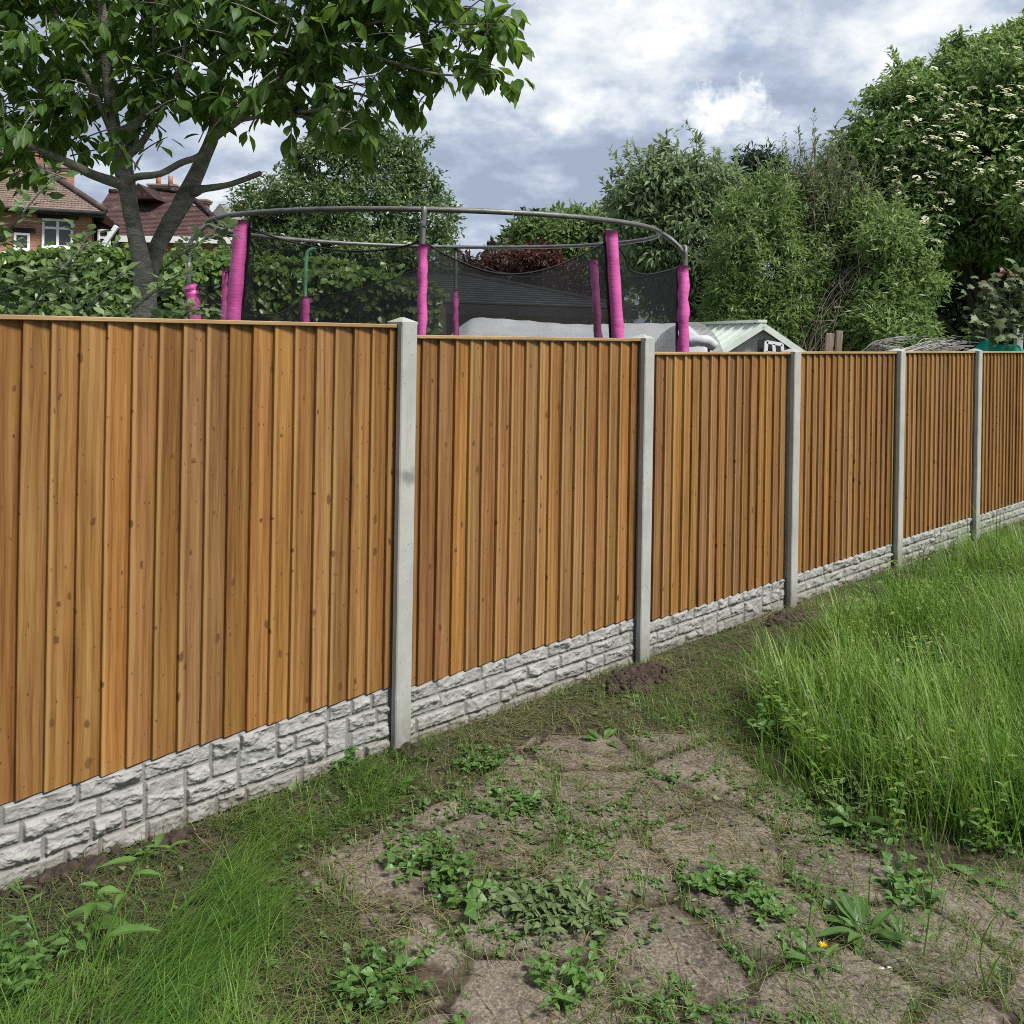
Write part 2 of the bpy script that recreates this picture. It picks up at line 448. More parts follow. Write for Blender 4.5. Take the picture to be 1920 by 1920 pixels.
    return principled(q, c4, .62, q.m('ADD', q.m('MULTIPLY', fine, .7), q.m('MULTIPLY', ring, .15)), .35, .003, spec=.3)
M_wood = material('treated_softwood', wood_b)


M_cap = noisy('pale_capping', (.27, .165, .070), (.37, .250, .125), 5.0, .65, .2, .002, stretch=(.4, 4, 4), c3=(.20, .11, .045))


def rock_b(q):
    tcn = q.n('TexCoord')
    t = (q.n('Attribute', {'attribute_name': 'tint'}), 'Fac')
    n1 = q.noise((tcn, 'Object'), 14.0, 6, .65); n2 = q.noise((tcn, 'Object'), 70.0, 5, .65)
    c = q.mix(q.ramp(n1, (.32, 0.0), (.68, 1.0)), (.215, .212, .198), (.35, .345, .328))
    c = q.mix(q.ramp(n2, (.52, 0.0), (.75, .55)), c, (.17, .17, .158))
    c = q.mix(q.m('MULTIPLY', t, .75), c, (.175, .172, .158))
    # earth splashed on the lowest course
    z = (q.n('SeparateXYZ', Vector=(tcn, 'Object')), 2)
    sp = q.m('MULTIPLY', q.ramp(q.m('ADD', z, q.m('MULTIPLY', n1, .10)), (.08, 1.0), (.21, 0.0)), .7)
    c = q.mix(sp, c, (.13, .10, .075))
    return principled(q, c, .85, q.m('ADD', n1, q.m('MULTIPLY', n2, .4)), .6, .008, spec=.3)
M_rock = material('rock_faced_concrete', rock_b)


def brick_b(c1, c2, mo):
    def b(q):
        tcn = q.n('TexCoord'); uv = (tcn, 'UV')
        br = q.n('TexBrick', Vector=uv, Color1=c1, Color2=c2, Mortar=mo, Scale=1.0)
        br.inputs['Brick Width'].default_value = .225; br.inputs['Row Height'].default_value = .075
        br.inputs['Mortar Size'].default_value = .010; br.inputs['Bias'].default_value = -.1
        nz = q.noise((tcn, 'Object'), 1.3, 5, .6)
        c = q.mix(q.ramp(nz, (.4, 0.0), (.75, .45)), (br, 0), (c1[0] * .55, c1[1] * .55, c1[2] * .6))
        return principled(q, c, .85, (br, 'Fac'), -.4, .01, spec=.25)
    return b
M_brick = material('red_brick', brick_b((.42, .175, .105), (.34, .13, .08), (.34, .29, .25)))
M_brick_b = material('orange_brick', brick_b((.31, .13, .085), (.25, .10, .07), (.30, .25, .21)))


def tile_b(c1, c2, c3):
    def b(q):
        tcn = q.n('TexCoord'); uv = (tcn, 'UV')
        br = q.n('TexBrick', Vector=uv, Color1=c1, Color2=c2, Mortar=(c1[0] * .35, c1[1] * .35, c1[2] * .35), Scale=1.0)
        br.offset = 0.5
        br.inputs['Brick Width'].default_value = .17; br.inputs['Row Height'].default_value = .13
        br.inputs['Mortar Size'].default_value = .009
        nz = q.noise((tcn, 'Object'), 2.6, 6, .7)
        c = q.mix(q.ramp(nz, (.56, 0.0), (.68, .7)), (br, 0), c3)
        return principled(q, c, .8, (br, 'Fac'), -.5, .02, spec=.3)
    return b
M_tile_brown = material('weathered_brown_tile', tile_b((.165, .115, .092), (.215, .155, .128), (.26, .215, .18)))
M_tile_dark = material('dark_red_tile', tile_b((.080, .042, .038), (.105, .056, .050), (.19, .15, .135)))


def ground_b(q):
    geo = q.n('NewGeometry'); pos = (geo, 'Position')
    slab = (q.n('Attribute', {'attribute_name': 'tint'}), 'Fac')
    n1 = q.noise(pos, 2.2, 7, .65); n2 = q.noise(pos, 17.0, 6, .7); n3 = q.noise(pos, 75.0, 5, .75)
    soil = q.mix(q.ramp(n2, (.40, 0.0), (.60, 1.0)), (.022, .015, .011), (.080, .058, .040))
    st = q.mix(q.ramp(n1, (.36, 0.0), (.62, 1.0)), (.088, .073, .058), (.190, .157, .120))
    st = q.mix(q.ramp(n2, (.50, 0.0), (.70, .75)), st, (.085, .066, .050))
    st = q.mix(q.ramp(n3, (.50, 0.0), (.62, .8)), st, (.29, .25, .205))
    st = q.mix(q.ramp(n3, (.34, .85), (.46, 0.0)), st, (.045, .036, .028))
    f = q.m('MULTIPLY', slab, q.ramp(q.m('ADD', n1, q.m('MULTIPLY', q.m('SUBTRACT', n2, .5), .6)), (.30, .25), (.50, 1.0)))
    c = q.mix(f, soil, st)
    # rough lawn on the far side of the fence and well away from the paving
    fdn = q.m('SUBTRACT', (q.n('VectorMath', {'operation': 'DOT_PRODUCT'}, i0=pos, i1=(.6963, -.7178, 0)), 'Value'), -3.795)
    xs_ = (q.n('SeparateXYZ', Vector=pos), 0)
    lw = q.m('MAXIMUM', q.m('LESS_THAN', fdn, -.15), q.ramp(q.m('ADD', q.m('MULTIPLY', xs_, .2), q.m('MULTIPLY', n2, .3)), (.62, 0.0), (.85, 1.0)))
    c = q.mix(lw, c, q.mix(q.ramp(n2, (.35, 0.0), (.65, 1.0)), (.035, .060, .016), (.085, .125, .035)))
    return principled(q, c, .92, q.m('ADD', q.m('MULTIPLY', n2, 1.0), q.m('MULTIPLY', n3, .35)), .8, .02, spec=.25)
M_ground = material('earth_and_paving', ground_b)


def straw_b(q):
    t = (q.n('Attribute', {'attribute_name': 'tint'}), 'Fac')
    c = q.ramp(t, (0.0, (.045, .085, .018)), (.40, (.088, .112, .032)), (.70, (.150, .140, .060)), (1.0, (.30, .245, .14)))
    p = principled(q, c, .7, spec=.3)
    return q.n('MixShader', i0=.18, i1=p, i2=q.n('BsdfTranslucent', Color=c))
M_clip = material('cut_grass', straw_b)


def grass_b(q):
    t = (q.n('Attribute', {'attribute_name': 'tint'}), 'Fac')
    v = (q.n('SeparateXYZ', Vector=(q.n('TexCoord'), 'UV')), 1)
    c = q.ramp(t, (0.0, (.030, .080, .012)), (.5, (.098, .198, .025)), (.85, (.185, .300, .050)), (1.0, (.28, .27, .12)))
    p = principled(q, c, .5, spec=.4)
    return q.n('MixShader', i0=.35, i1=p, i2=q.n('BsdfTranslucent', Color=q.mix(.6, c, (.22, .42, .05))))
M_grass = material('green_grass', grass_b)

L_cherry = leaf_mat('cherry_leaf', (.032, .078, .018), (.095, .175, .038), .42, .5, .5, (.28, .45, .06), .3)
L_apple = leaf_mat('apple_leaf', (.065, .12, .038), (.165, .23, .095), .3, .5, .4)
L_hedge = leaf_mat('ivy_leaf', (.045, .095, .020), (.155, .235, .055), .28, .34, .25)
L_holly = leaf_mat('evergreen_leaf', (.042, .088, .028), (.145, .205, .070), .2, .36, 0)
L_pale = leaf_mat('pale_tree_leaf', (.066, .118, .044), (.200, .260, .122), .3, .5, 0)
L_willow = leaf_mat('willow_leaf', (.064, .120, .030), (.178, .262, .072), .3, .5, 0)
L_elder = leaf_mat('elder_leaf', (.062, .122, .030), (.188, .278, .075), .3, .48, 0)
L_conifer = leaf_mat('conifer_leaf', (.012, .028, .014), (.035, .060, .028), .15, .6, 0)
L_copper = leaf_mat('copper_leaf', (.032, .017, .012), (.080, .038, .024), .3, .5, 0, (.2, .04, .03))
L_far = leaf_mat('far_tree_leaf', (.06, .105, .028), (.16, .235, .075), .3, .5, 0)
L_maple = leaf_mat('maple_leaf', (.055, .085, .030), (.150, .185, .085), .3, .5, .3)
L_mapler = leaf_mat('young_maple_leaf', (.12, .05, .03), (.20, .10, .06), .3, .5, .2)
L_weed = leaf_mat('weed_leaf', (.035, .085, .018), (.105, .200, .045), .32, .45, .35)
L_dull = leaf_mat('wilted_leaf', (.045, .080, .022), (.150, .200, .080), .2, .6, .3)


def post_b(scuff):
    def b(q):
        tcn = q.n('TexCoord'); oi = q.n('ObjectInfo'); sp = q.n('SeparateXYZ', Vector=(tcn, 'Object'))
        vec = q.n('VectorMath', {'operation': 'ADD'}, i0=(tcn, 'Object'), i1=q.n('VectorMath', {'operation': 'SCALE'}, i0=(1, 1, 1), Scale=q.m('MULTIPLY', (oi, 'Random'), 40.0)))
        nz = q.noise(vec, 3.0, 6, .6); n2 = q.noise(vec, 18.0, 5, .65)
        mp = q.n('Mapping', Vector=vec); mp.inputs['Scale'].default_value = (1, 1, .12); st = q.noise(mp, 16.0, 4, .6)
        c = q.mix(q.ramp(nz, (.33, 0.0), (.67, 1.0)), (.29, .295, .268), (.38, .382, .352))
        c = q.mix(q.ramp(st, (.52, 0.0), (.70, .45)), c, (.235, .238, .212))
        c = q.mix(q.ramp(n2, (.58, 0.0), (.70, .5)), c, (.43, .43, .405))
        vo = q.n('TexVoronoi', {'feature': 'F1'}, Vector=vec, Scale=55.0)
        pit = q.m('MULTIPLY', q.m('LESS_THAN', (vo, 'Distance'), .20), q.m('GREATER_THAN', (q.n('SeparateXYZ', Vector=(vo, 'Color')), 0), .86))
        c = q.mix(q.m('MULTIPLY', pit, .7), c, (.12, .12, .11))
        if scuff:
            a = q.m('MULTIPLY', q.m('SUBTRACT', (sp, 0), .012), 13.0); d = q.m('MULTIPLY', q.m('SUBTRACT', (sp, 2), 1.385), 17.0)
            r = q.m('SQRT', q.m('ADD', q.m('MULTIPLY', a, a), q.m('MULTIPLY', d, d)))
            c = q.mix(q.ramp(q.m('ADD', r, q.m('MULTIPLY', q.m('SUBTRACT', n2, .5), 1.6)), (.35, .8), (1.0, 0.0)), c, (.15, .15, .14))
        c = q.mix(q.ramp(q.m('ADD', (sp, 2), q.m('MULTIPLY', n2, .3)), (.13, .75), (.40, 0.0)), c, (.15, .135, .11))
        return principled(q, c, .85, q.m('SUBTRACT', q.m('ADD', nz, q.m('MULTIPLY', n2, .5)), q.m('MULTIPLY', pit, 1.0)), .35, .004, spec=.35)
    return b
M_scuff = material('scuffed_concrete', post_b(True)); M_post = material('post_concrete', post_b(False))

# ------------------------------------------------------------------ ground
FD = np.array([.7178, .6963, 0.0]); FN = np.array([.6963, -.7178, 0.0]); FP1 = np.array([-.525, 4.778, 0.0]) - FN * .066
FROT = math.atan2(FD[1], FD[0])
POST_T = [-1.93, 0.0, 1.9665, 3.86, 5.79, 7.72, 9.65]


def fence_dist(x, y):  # metres in front of the fence line
    return (x - FP1[0]) * FN[0] + (y - FP1[1]) * FN[1]


rs = np.random.default_rng(5)
ca, sa = math.cos(.55), math.sin(.55)
SE = []
for i in range(-12, 14):
    for j in range(-12, 14):
        a = (i + .5 * (j % 2) + rs.uniform(-.3, .3)) * .52; b = (j + rs.uniform(-.25, .25)) * .46
        SE.append((a * ca - b * sa + .5, a * sa + b * ca + 3.8))
SE = np.array(SE); SE = SE[(abs(SE[:, 0]) < 4.5) & (SE[:, 1] > 1) & (SE[:, 1] < 8)]


def slab_edge(x, y):
    x = x + .05 * (fbm(x, y, 4, 3, 3) - .5); y = y + .05 * (fbm(x, y, 4, 3, 9) - .5)
    d1 = np.full(x.shape, 9.0); d2 = np.full(x.shape, 9.0)
    for sx, sy in SE:
        d = np.hypot(x - sx, y - sy); m = d < d1
        d2 = np.where(m, d1, np.minimum(d2, d)); d1 = np.where(m, d, d1)
    return (d2 - d1) * .5


SLAB_PX = [(540, 1610), (700, 1560), (880, 1470), (1000, 1375), (1330, 1370), (1490, 1490), (1560, 1570), (1720, 1640), (1930, 1600),
           (2300, 1700), (2300, 2300), (740, 2300), (740, 1900), (880, 1830), (700, 1740)]


def ground_z(x, y, e=None):
    x = np.asarray(x, float); y = np.asarray(y, float)
    z = .03 * (fbm(x, y, .7, 2, 21) - .5) + .010 * (fbm(x, y, 7.0, 4, 5) - .5)
    fdist = fence_dist(x, y)
    z = z + .035 * np.exp(-((fdist - .16) / .16) ** 2) * (fbm(x, y, 3.0, 3, 77))
    z = z * np.clip(1.2 - np.hypot(x, y - 5) / 40, 0, 1)
    return z - .022


def axis(lo, hi, step, far0, far1, grow=1.16):
    mid = np.arange(lo, hi + 1e-6, step); a = [lo]; s = step
    while a[-1] > far0: s *= grow; a.append(a[-1] - s)
    b = [hi]; s = step
    while b[-1] < far1: s *= grow; b.append(b[-1] + s)
    return np.concatenate([np.array(a[1:])[::-1], mid, np.array(b[1:])])


gx_ = axis(-2.4, 2.8, .022, -600, 600); gy_ = axis(2.5, 6.6, .022, -300, 900)
GX, GY = np.meshgrid(gx_, gy_)
GE = slab_edge(GX, GY)
ppx, ppy = topx(np.stack([GX, np.maximum(GY, .3), np.zeros_like(GX)], -1))
inslab = (inpoly(ppx, ppy, SLAB_PX) & (GY > .5)).astype(float)
soft = np.clip((fbm(GX, GY, 3.1, 6, 55, .62) - .26) / .04, 0, 1)
slabm = np.clip((GE - .004 - .022 * fbm(GX, GY, 9, 4, 3)) / .012, 0, 1) * inslab * soft
GZ = ground_z(GX, GY) + .014 * slabm + .010 * (fbm(GX, GY, 14, 3, 8) - .5) * (1 - slabm) * (abs(GX) < 6)
nx, ny = len(gx_), len(gy_)
idx = np.arange(nx * ny).reshape(ny, nx)
gm = MB(); gm.add(np.stack([GX, GY, GZ], -1).reshape(-1, 3),
                  np.stack([idx[:-1, :-1], idx[:-1, 1:], idx[1:, 1:], idx[1:, :-1]], -1).reshape(-1, 4), slabm.ravel())
go = gm.build('ground', M_ground); go['kind'] = 'structure'
go['label'] = 'bare brown earth and dirty old paving in front of the fence'

# ------------------------------------------------------------------ fence
PT = [2.135, 2.135, 2.083, 1.995, 2.00, 2.005, 2.005]      # panel tops (index = panel to the left of post k)
PB = [.319, .319, .286, .228, .232, .243, .238]
panel_words = ['nearest, knotty at the left edge', 'second, left of the dark clod heap', 'third, below the pink trampoline corner post',
               'fourth, in front of the leaning dead branches', 'fifth, in front of the brush pile', 'sixth, below the turquoise sheet']


def post_mesh(h, zlow, rng):
    mb = MB()
    a, fy, by, w, s0, s1 = .05, -.083, .046, .022, -.046, .026
    prof = [(-a + .006, fy), (a - .006, fy), (a, fy + .006), (a, s0), (w, s0), (w, s1), (a, s1), (a, by), (-a, by), (-a, s1), (-w, s1), (-w, s0), (-a, s0), (-a, fy + .006)]
    zs = np.linspace(zlow, h, 8); n = len(prof)
    v = np.array([[x, y, z] for z in zs for x, y in prof])
    f = np.array([[k * n + i, k * n + (i + 1) % n, (k + 1) * n + (i + 1) % n, (k + 1) * n + i] for k in range(7) for i in range(n)])
    mb.add(v, f)
    b = [(-a, fy), (a, fy), (a, by), (-a, by)]
    lo = [(x * 1.0, y, h) for x, y in b]; up = [(x * 1.0, y, h + .012) for x, y in b]
    top = [(x * .12, (y - (fy + by) / 2) * .12 + (fy + by) / 2, h + .036) for x, y in b]
    vv = lo + up + top
    ff = [[3, 2, 1, 0]] + [[i, (i + 1) % 4, 4 + (i + 1) % 4, 4 + i] for i in range(4)] + [[4 + i, 4 + (i + 1) % 4, 8 + (i + 1) % 4, 8 + i] for i in range(4)] + [[8, 9, 10, 11]]
    mb.add(vv, ff)
    return mb


post_words = ['grey concrete fence post, the tallest, with a dark scuff on its face', 'grey concrete fence post with dug earth heaped at its foot',
              'grey concrete fence post between the third and fourth timber panels', 'grey concrete fence post rising behind the tall grass stems',
              'grey concrete fence post, narrowest and farthest, below the brush pile']
post_words = [''] + post_words
tops = [0, 2.150, 2.088, 2.00, 2.008, 2.012]
for k in range(1, 6):
    rng = np.random.default_rng(k)
    o = post_mesh(tops[k], -.35, rng).build('fence_post', M_scuff if k == 1 else M_post, smooth=False, loc=tuple(FP1 + FD * POST_T[k]))
    o.rotation_euler = (0, 0, FROT)
    tag(o, post_words[k], 'post', 'concrete fence posts')


def panel(k, t0, t1, top, bot, rng):
    L = t1 - t0 - .052; h = top - bot
    p0 = FP1 + FD * (t0 + .026)
    root = thing('timber_fence', 'golden brown featheredge fence panel, ' + panel_words[k], 'fence panel', (p0[0], p0[1], bot), FROT, 'timber fence panels')
    mb = MB(); pitch = .107 if k < 6 else .107
    nb = int(math.ceil(L / pitch)); x = 0.0
    for j in range(nb):
        x0 = j * pitch + (rng.uniform(-.007, .007) if j else 0.0); wd = min(.127, L - x0)
        if wd < .03: continue
        tk, tn = .031, .008
        zb = rng.normal(0, .0025) ; zt = h - .0052
        z0s = np.linspace(zb, zt, 7); vs = []; us = []
        ang = rng.normal(0, .0012)
        ye = 0.0
        thin = tk + (tn - tk) * wd / .127
        pr = [(0, ye, 0), (0, ye - tk + .002, .0), (.003, ye - tk, .003), (wd * .5, ye - (tk + thin) / 2 + .0015 * rng.normal(), wd * .5), (wd, -thin + .000, wd), (wd, -.0005, wd + thin)]
        bow = rng.normal(0, .0016)
        for z in z0s:
            for (px_, py_, uu) in pr:
                vs.append((x0 + px_ + ang * z + bow * math.sin(PI * z / h), py_, z)); us.append((uu, z))
        n = len(pr)
        f = [[a * n + i, a * n + i + 1, (a + 1) * n + i + 1, (a + 1) * n + i] for a in range(6) for i in range(n - 1)]
        f += [list(range(n))[::-1], [6 * n + i for i in range(n)]]
        mb.add(vs, f, (k * 5 + j // 4) % 13 + .02 + .95 * float(rng.random()), us)
    mb.build('board_cladding', M_wood, root, smooth=False)
    # capping strip with the joints of its pieces
    cp = MB(); v, f = box_data((L / 2, -.014, h + .004), (L, .056, .019), .003)
    v[:, 2] += .0015 * np.sin(v[:, 0] * 7 + k)
    uv = np.stack([v[:, 1] + v[:, 2] * .6, v[:, 0]], -1); cp.add(v, f, .99, uv)
    cp.build('capping_rail', M_cap, root, smooth=False)
    for z in (.10, h / 2, h - .13):
        v, f = box_data((L / 2, .010, z), (L, .019, .045), .002)
        MB().add(v, f, .4, np.stack([v[:, 1] + v[:, 2], v[:, 0]], -1)).build('back_rail', M_wood, root, smooth=False)
    return root


def rock_board(k, t0, t1, top, rng, step):
    L = t1 - t0 - .052; h = top + .0 - (-.06)
    p0 = FP1 + FD * (t0 + .026)
    zb = -.06
    xs = np.linspace(0, L, int(L / step)); zs = np.linspace(0, h - .004, int(h / step))
    X, Z = np.meshgrid(xs, zs)
    ch = .083; rows = int(math.ceil(h / ch)) + 1
    rl = np.random.default_rng(40 + k % 2)
    blocks = []; taken = {}
    off = h - rows * ch
    for r in range(rows - 1, -1, -1):
        x = -rl.uniform(0, .1)
        segs = []
        while x < L:
            w = rl.choice([.13, .18, .24, .30, .36]) * rl.uniform(.9, 1.1); segs.append((x, x + w)); x += w
        for a, b in segs:
            lo = a
            # blocked by a tall stone from the row above
            for (ta, tb) in taken.get(r, []):
                if b > ta and a < tb:
                    if a < ta: b = ta
                    elif b > tb: a = tb
                    else: a = b
            if b - a < .03: continue
            if r > 0 and b - a < .26 and rl.random() < .22:
                blocks.append((a, b, off + (r - 1) * ch, off + (r + 1) * ch)); taken.setdefault(r - 1, []).append((a, b))
            else: blocks.append((a, b, off + r * ch, off + (r + 1) * ch))
    Hh = np.zeros_like(X); mort = np.ones_like(X)
    nA = fbm(X, Z * 1.6, 13, 5, 100 + k, .55); nB = fbm(X, Z, 45, 4, 200 + k, .6); nC = fbm(X, Z, 3.0, 2, 300 + k)
    for (a, b, c, d) in blocks:
        m = .0065
        i0, i1 = np.searchsorted(xs, [a, b]); j0, j1 = np.searchsorted(zs, [c, d])
        if i1 <= i0 or j1 <= j0: continue
        sl_ = (slice(j0, j1), slice(i0, i1)); x = X[sl_]; z = Z[sl_]; jag = (nB[sl_] - .5) * .004
        ed = np.minimum(np.minimum(x - a, b - x), np.minimum(z - c, d - z)) - m + jag
        ramp = np.clip(ed / .0055, 0, 1)
        u = (x - a) / (b - a); v = (z - c) / (d - c)
        hh = np.full(x.shape, .030)
        for _ in range(5):
            th = rl.uniform(0, 2 * PI) if _ > 1 else rl.uniform(-2.2, -.9)
            gr = rl.uniform(.08, .50); cc = rl.uniform(.013, .028)
            pu = (x - (a + b) / 2) * math.cos(th) * .55 + (z - (c + d) / 2) * math.sin(th)
            hh = np.minimum(hh, cc - gr * pu + (nA[sl_] - .5) * .030)
        hh = np.maximum(hh, .010) + (nA[sl_] - .5) * .018 + (nB[sl_] - .5) * .006
        Hh[sl_] = np.where(ed > 0, ramp * np.clip(hh, .003, .036), Hh[sl_]); mort[sl_] = 1 - ramp
    Hh += (nB - .5) * .0025
    keep_end = np.minimum(X, L - X) > .028          # plain ends that slide in the slot
    Hh = np.where(keep_end, Hh, .004); mort = np.where(keep_end, mort, 1.0)
    Y = -(.013 + Hh) 
    root_loc = (p0[0], p0[1], zb)
    mb = MB(); n_x, n_z = len(xs), len(zs); idn = np.arange(n_x * n_z).reshape(n_z, n_x)
    mb.add(np.stack([X, Y, Z], -1).reshape(-1, 3), np.stack([idn[:-1, :-1], idn[:-1, 1:], idn[1:, 1:], idn[1:, :-1]], -1).reshape(-1, 4), mort.ravel())
    # top, bottom, ends, back
    def strip(line, to_y):
        n = len(line); q = np.array(line); q2 = q.copy(); q2[:, 1] = to_y
        ii = np.arange(n - 1)
        mb.add(np.concatenate([q, q2]), np.stack([ii, ii + 1, n + ii + 1, n + ii], -1), 1.0)
    g3 = np.stack([X, Y, Z], -1)
    strip(g3[-1], .022); strip(g3[0][::-1], .022); strip(g3[:, 0][::-1], .022); strip(g3[:, -1], .022)
    mb.add([(0, .022, 0), (L, .022, 0), (L, .022, h - .004), (0, .022, h - .004)], [[3, 2, 1, 0]], 1.0)
    o = mb.build('gravel_board', M_rock, smooth=True, loc=root_loc); o.rotation_euler = (0, 0, FROT)
    return o


gb_words = ['under the nearest timber panel', 'under the second timber panel, earth heaped at its right end', 'under the third timber panel, between two posts',
            'under the fourth timber panel, behind grass stems', 'under the fifth timber panel', 'under the last timber panel in view']
for k in range(6):
    rng = np.random.default_rng(11 + k)
    panel(k, POST_T[k], POST_T[k + 1], PT[k + 1], PB[k + 1], rng)
    o = rock_board(k, POST_T[k], POST_T[k + 1], PB[k + 1] - .002, rng, [.0028, .0035, .0045, .006, .007, .008][k])
    tag(o, 'pale rock-faced concrete gravel board ' + gb_words[k], 'gravel board', 'rock-faced gravel boards')

# ------------------------------------------------------------------ crowns
def blob(px, py, Y, rxp, ryp, ry):
    c = P(px, py, Y); return (*c, rxp * Y / FPX, ry, ryp * Y / FPX)


def crown(blobs, nclump, per, lsize, rng, cr_=.22, shell=(.62, 1.05), up=.5, aspect=.5, droop=0.0, tint_sp=.22, stretch=(1, 1, .8), cut_z=None, backless=True):
    blobs = list(blobs); ext = []
    for b in blobs:
        for d in rdir(rng, 7):
            if d[1] > .6: continue
            q = rng.uniform(.26, .46); ext.append((*(np.array(b[:3]) + d * np.array(b[3:]) * rng.uniform(.75, .98)), *(np.array(b[3:]) * q)))
    B = np.array(blobs + ext); area = (B[:, 3] * B[:, 5]) ** 1.0 + B[:, 3] * B[:, 4]
    mb = MB(); w = area / area.sum()
    got = 0; cs = []; ns = []
    while got < nclump:
        m = nclump * 2; k = rng.choice(len(B), m, p=w); d = rdir(rng, m)
        r = shell[0] + (shell[1] - shell[0]) * rng.random(m) ** .55
        c = B[k, :3] + d * B[k, 3:] * r[:, None]
        deep = np.zeros(m, bool)
        for b in B:
            deep |= (((c - b[:3]) / b[3:]) ** 2).sum(1) < .33
        ok = ~deep
        if backless: ok &= ~((d[:, 1] > .35) & (rng.random(m) < .6))
        if cut_z is not None: ok &= c[:, 2] > cut_z
        cs.append(c[ok]); ns.append(unit(d[ok] / B[k[ok], 3:])); got += ok.sum()
    c = np.concatenate(cs)[:nclump]; nr = np.concatenate(ns)[:nclump]
    ct = np.clip(rng.normal(.45, tint_sp, nclump), 0, 1)
    csz = rng.uniform(.55, 1.35, nclump)
    k = np.repeat(np.arange(nclump), per); N = len(k)
    off = rng.normal(size=(N, 3)); off = unit(off) * (rng.random((N, 1)) ** .5) * cr_ * csz[k][:, None] * np.array(stretch)
    pos = c[k] + off
    ax = unit(off * .8 + nr[k] * cr_ * .25 + rdir(rng, N) * cr_ * .8 + np.array([0, 0, -droop - .15]) * cr_)
    n = unit(nr[k] * .5 + np.array([0, 0, up]) + rdir(rng, N) * .55)
    L = lsize * rng.uniform(.65, 1.3, N)
    side = unit(np.cross(ax, n)); nn = np.cross(side, ax)
    wv = (L * aspect * .5)[:, None]
    v = np.stack([pos, pos + ax * (L * .45)[:, None] - side * wv + nn * wv * .35, pos + ax * L[:, None] - nn * (L * .12)[:, None], pos + ax * (L * .45)[:, None] + side * wv + nn * wv * .35], 1)
    i = np.arange(N)[:, None] * 4
    f = np.concatenate([i + np.array([[0, 1, 2]]), i + np.array([[0, 2, 3]])])
    t = np.clip(ct[k] + rng.normal(0, .10, N), 0, 1)
    mb.add(v.reshape(-1, 3), f, np.repeat(t, 4))
    return mb, c


def limbs(root, tips, rng, r0, mat, name='trunk', top=None, nmain=None, jitter=.15):
    mb = MB(); root = np.array(root, float)
    top = np.array(top, float) if top is not None else tips.mean(0)
    tube(mb, [root, root * .6 + top * .4 + rng.normal(0, jitter * .4, 3) * [1, 1, 0], top], [r0, r0 * .75, r0 * .4], 8, 14)
    for t in tips:
        u = rng.uniform(.25, .9); a = root * (1 - u) + top * u
        mid = a * .45 + t * .55 + rng.normal(0, jitter, 3)
        tube(mb, [a, mid, t], [r0 * .35 * (1.1 - u * .6), r0 * .16, r0 * .05], 5, 9, cap=False)
    return mb


EL_CLUMPS = [None]


def far_tree(name, label, blobs, base, nclump, per, ls, mat, seed, group=None, r0=.18, ntips=14, bark=M_darkbark, cat='tree', shoots=0, shl=.5, **kw):
    rng = np.random.default_rng(seed)
    t = thing(name, label, cat, base, 0, group)
    mb, c = crown(blobs, nclump, per, ls, rng, **kw)
    EL_CLUMPS[0] = c
    lean = MB(); hi = c[c[:, 2] > np.quantile(c[:, 2], .55)]; ctr = c.mean(0)
    for k in range(shoots):
        p = hi[rng.integers(len(hi))]; d = unit(unit(p - ctr) * .7 + np.array([0, 0, .8]) + rng.normal(0, .3, 3)); ln = shl * rng.uniform(.5, 1.4)
        q = smooth_path([p - d * .1, p + d * ln * .5 + rng.normal(0, .04, 3), p + d * ln + np.array([rng.normal(0, .08), 0, -.03])], 14); tube(lean, q - np.array(base), [.008, .002], 4, cap=False)
        m = int(14 + ln * 30); kk = rng.integers(1, 14, m); sd_ = rdir(rng, m); ax_ = unit(sd_ + d * .7); nn_ = unit(np.array([0, -.3, 1.0]) + rdir(rng, m) * .5)
        leaves(mb, q[kk] + sd_ * .01, ax_, nn_, ls * rng.uniform(.6, 1.1, m), ls * kw.get('aspect', .5), .3, .2, [.1, 1, .6, 0], 3, np.clip(rng.normal(.6, .2, m), 0, 1))
    b = np.array(base); mb.V = [v - b for v in mb.V]
    mb.build('crown', mat, t, smooth=False)
    tips = c[rng.choice(len(c), ntips, replace=False)]
    lm = limbs(base, tips, rng, r0, bark); lm.V = [v - b for v in lm.V]
    if shoots: lm.add(np.concatenate(lean.V), np.concatenate([f for f in lean.F if f.shape[1] == 4]))
    lm.build('trunk', bark, t)
    return t


def at_ground(px, Y): p = P(px, 630, Y); return (p[0], Y, -.05)


L_olive = leaf_mat('olive_leaf', (.050, .070, .026), (.125, .160, .060), .3, .55, 0)
# evergreen behind the trampoline
far_tree('holly_tree', 'dense round-headed evergreen tree standing behind the trampoline', [
    blob(660, 262, 14, 62, 48, .6), blob(630, 320, 14, 82, 62, .8), blob(710, 340, 14, 85, 65, .8), blob(570, 390, 14, 92, 62, .9), blob(660, 410, 13.8, 130, 80, 1.1),
    blob(770, 410, 14, 88, 66, .9), blob(650, 480, 13.8, 170, 70, 1.2), blob(790, 470, 14, 70, 60, .8), blob(530, 450, 14, 60, 60, .7), blob(600, 300, 14, 40, 36, .4), blob(750, 300, 14, 45, 36, .4)],
    at_ground(660, 14), 1700, 30, .075, L_holly, 21, cr_=.15, tint_sp=.28, shoots=110, shl=.22)
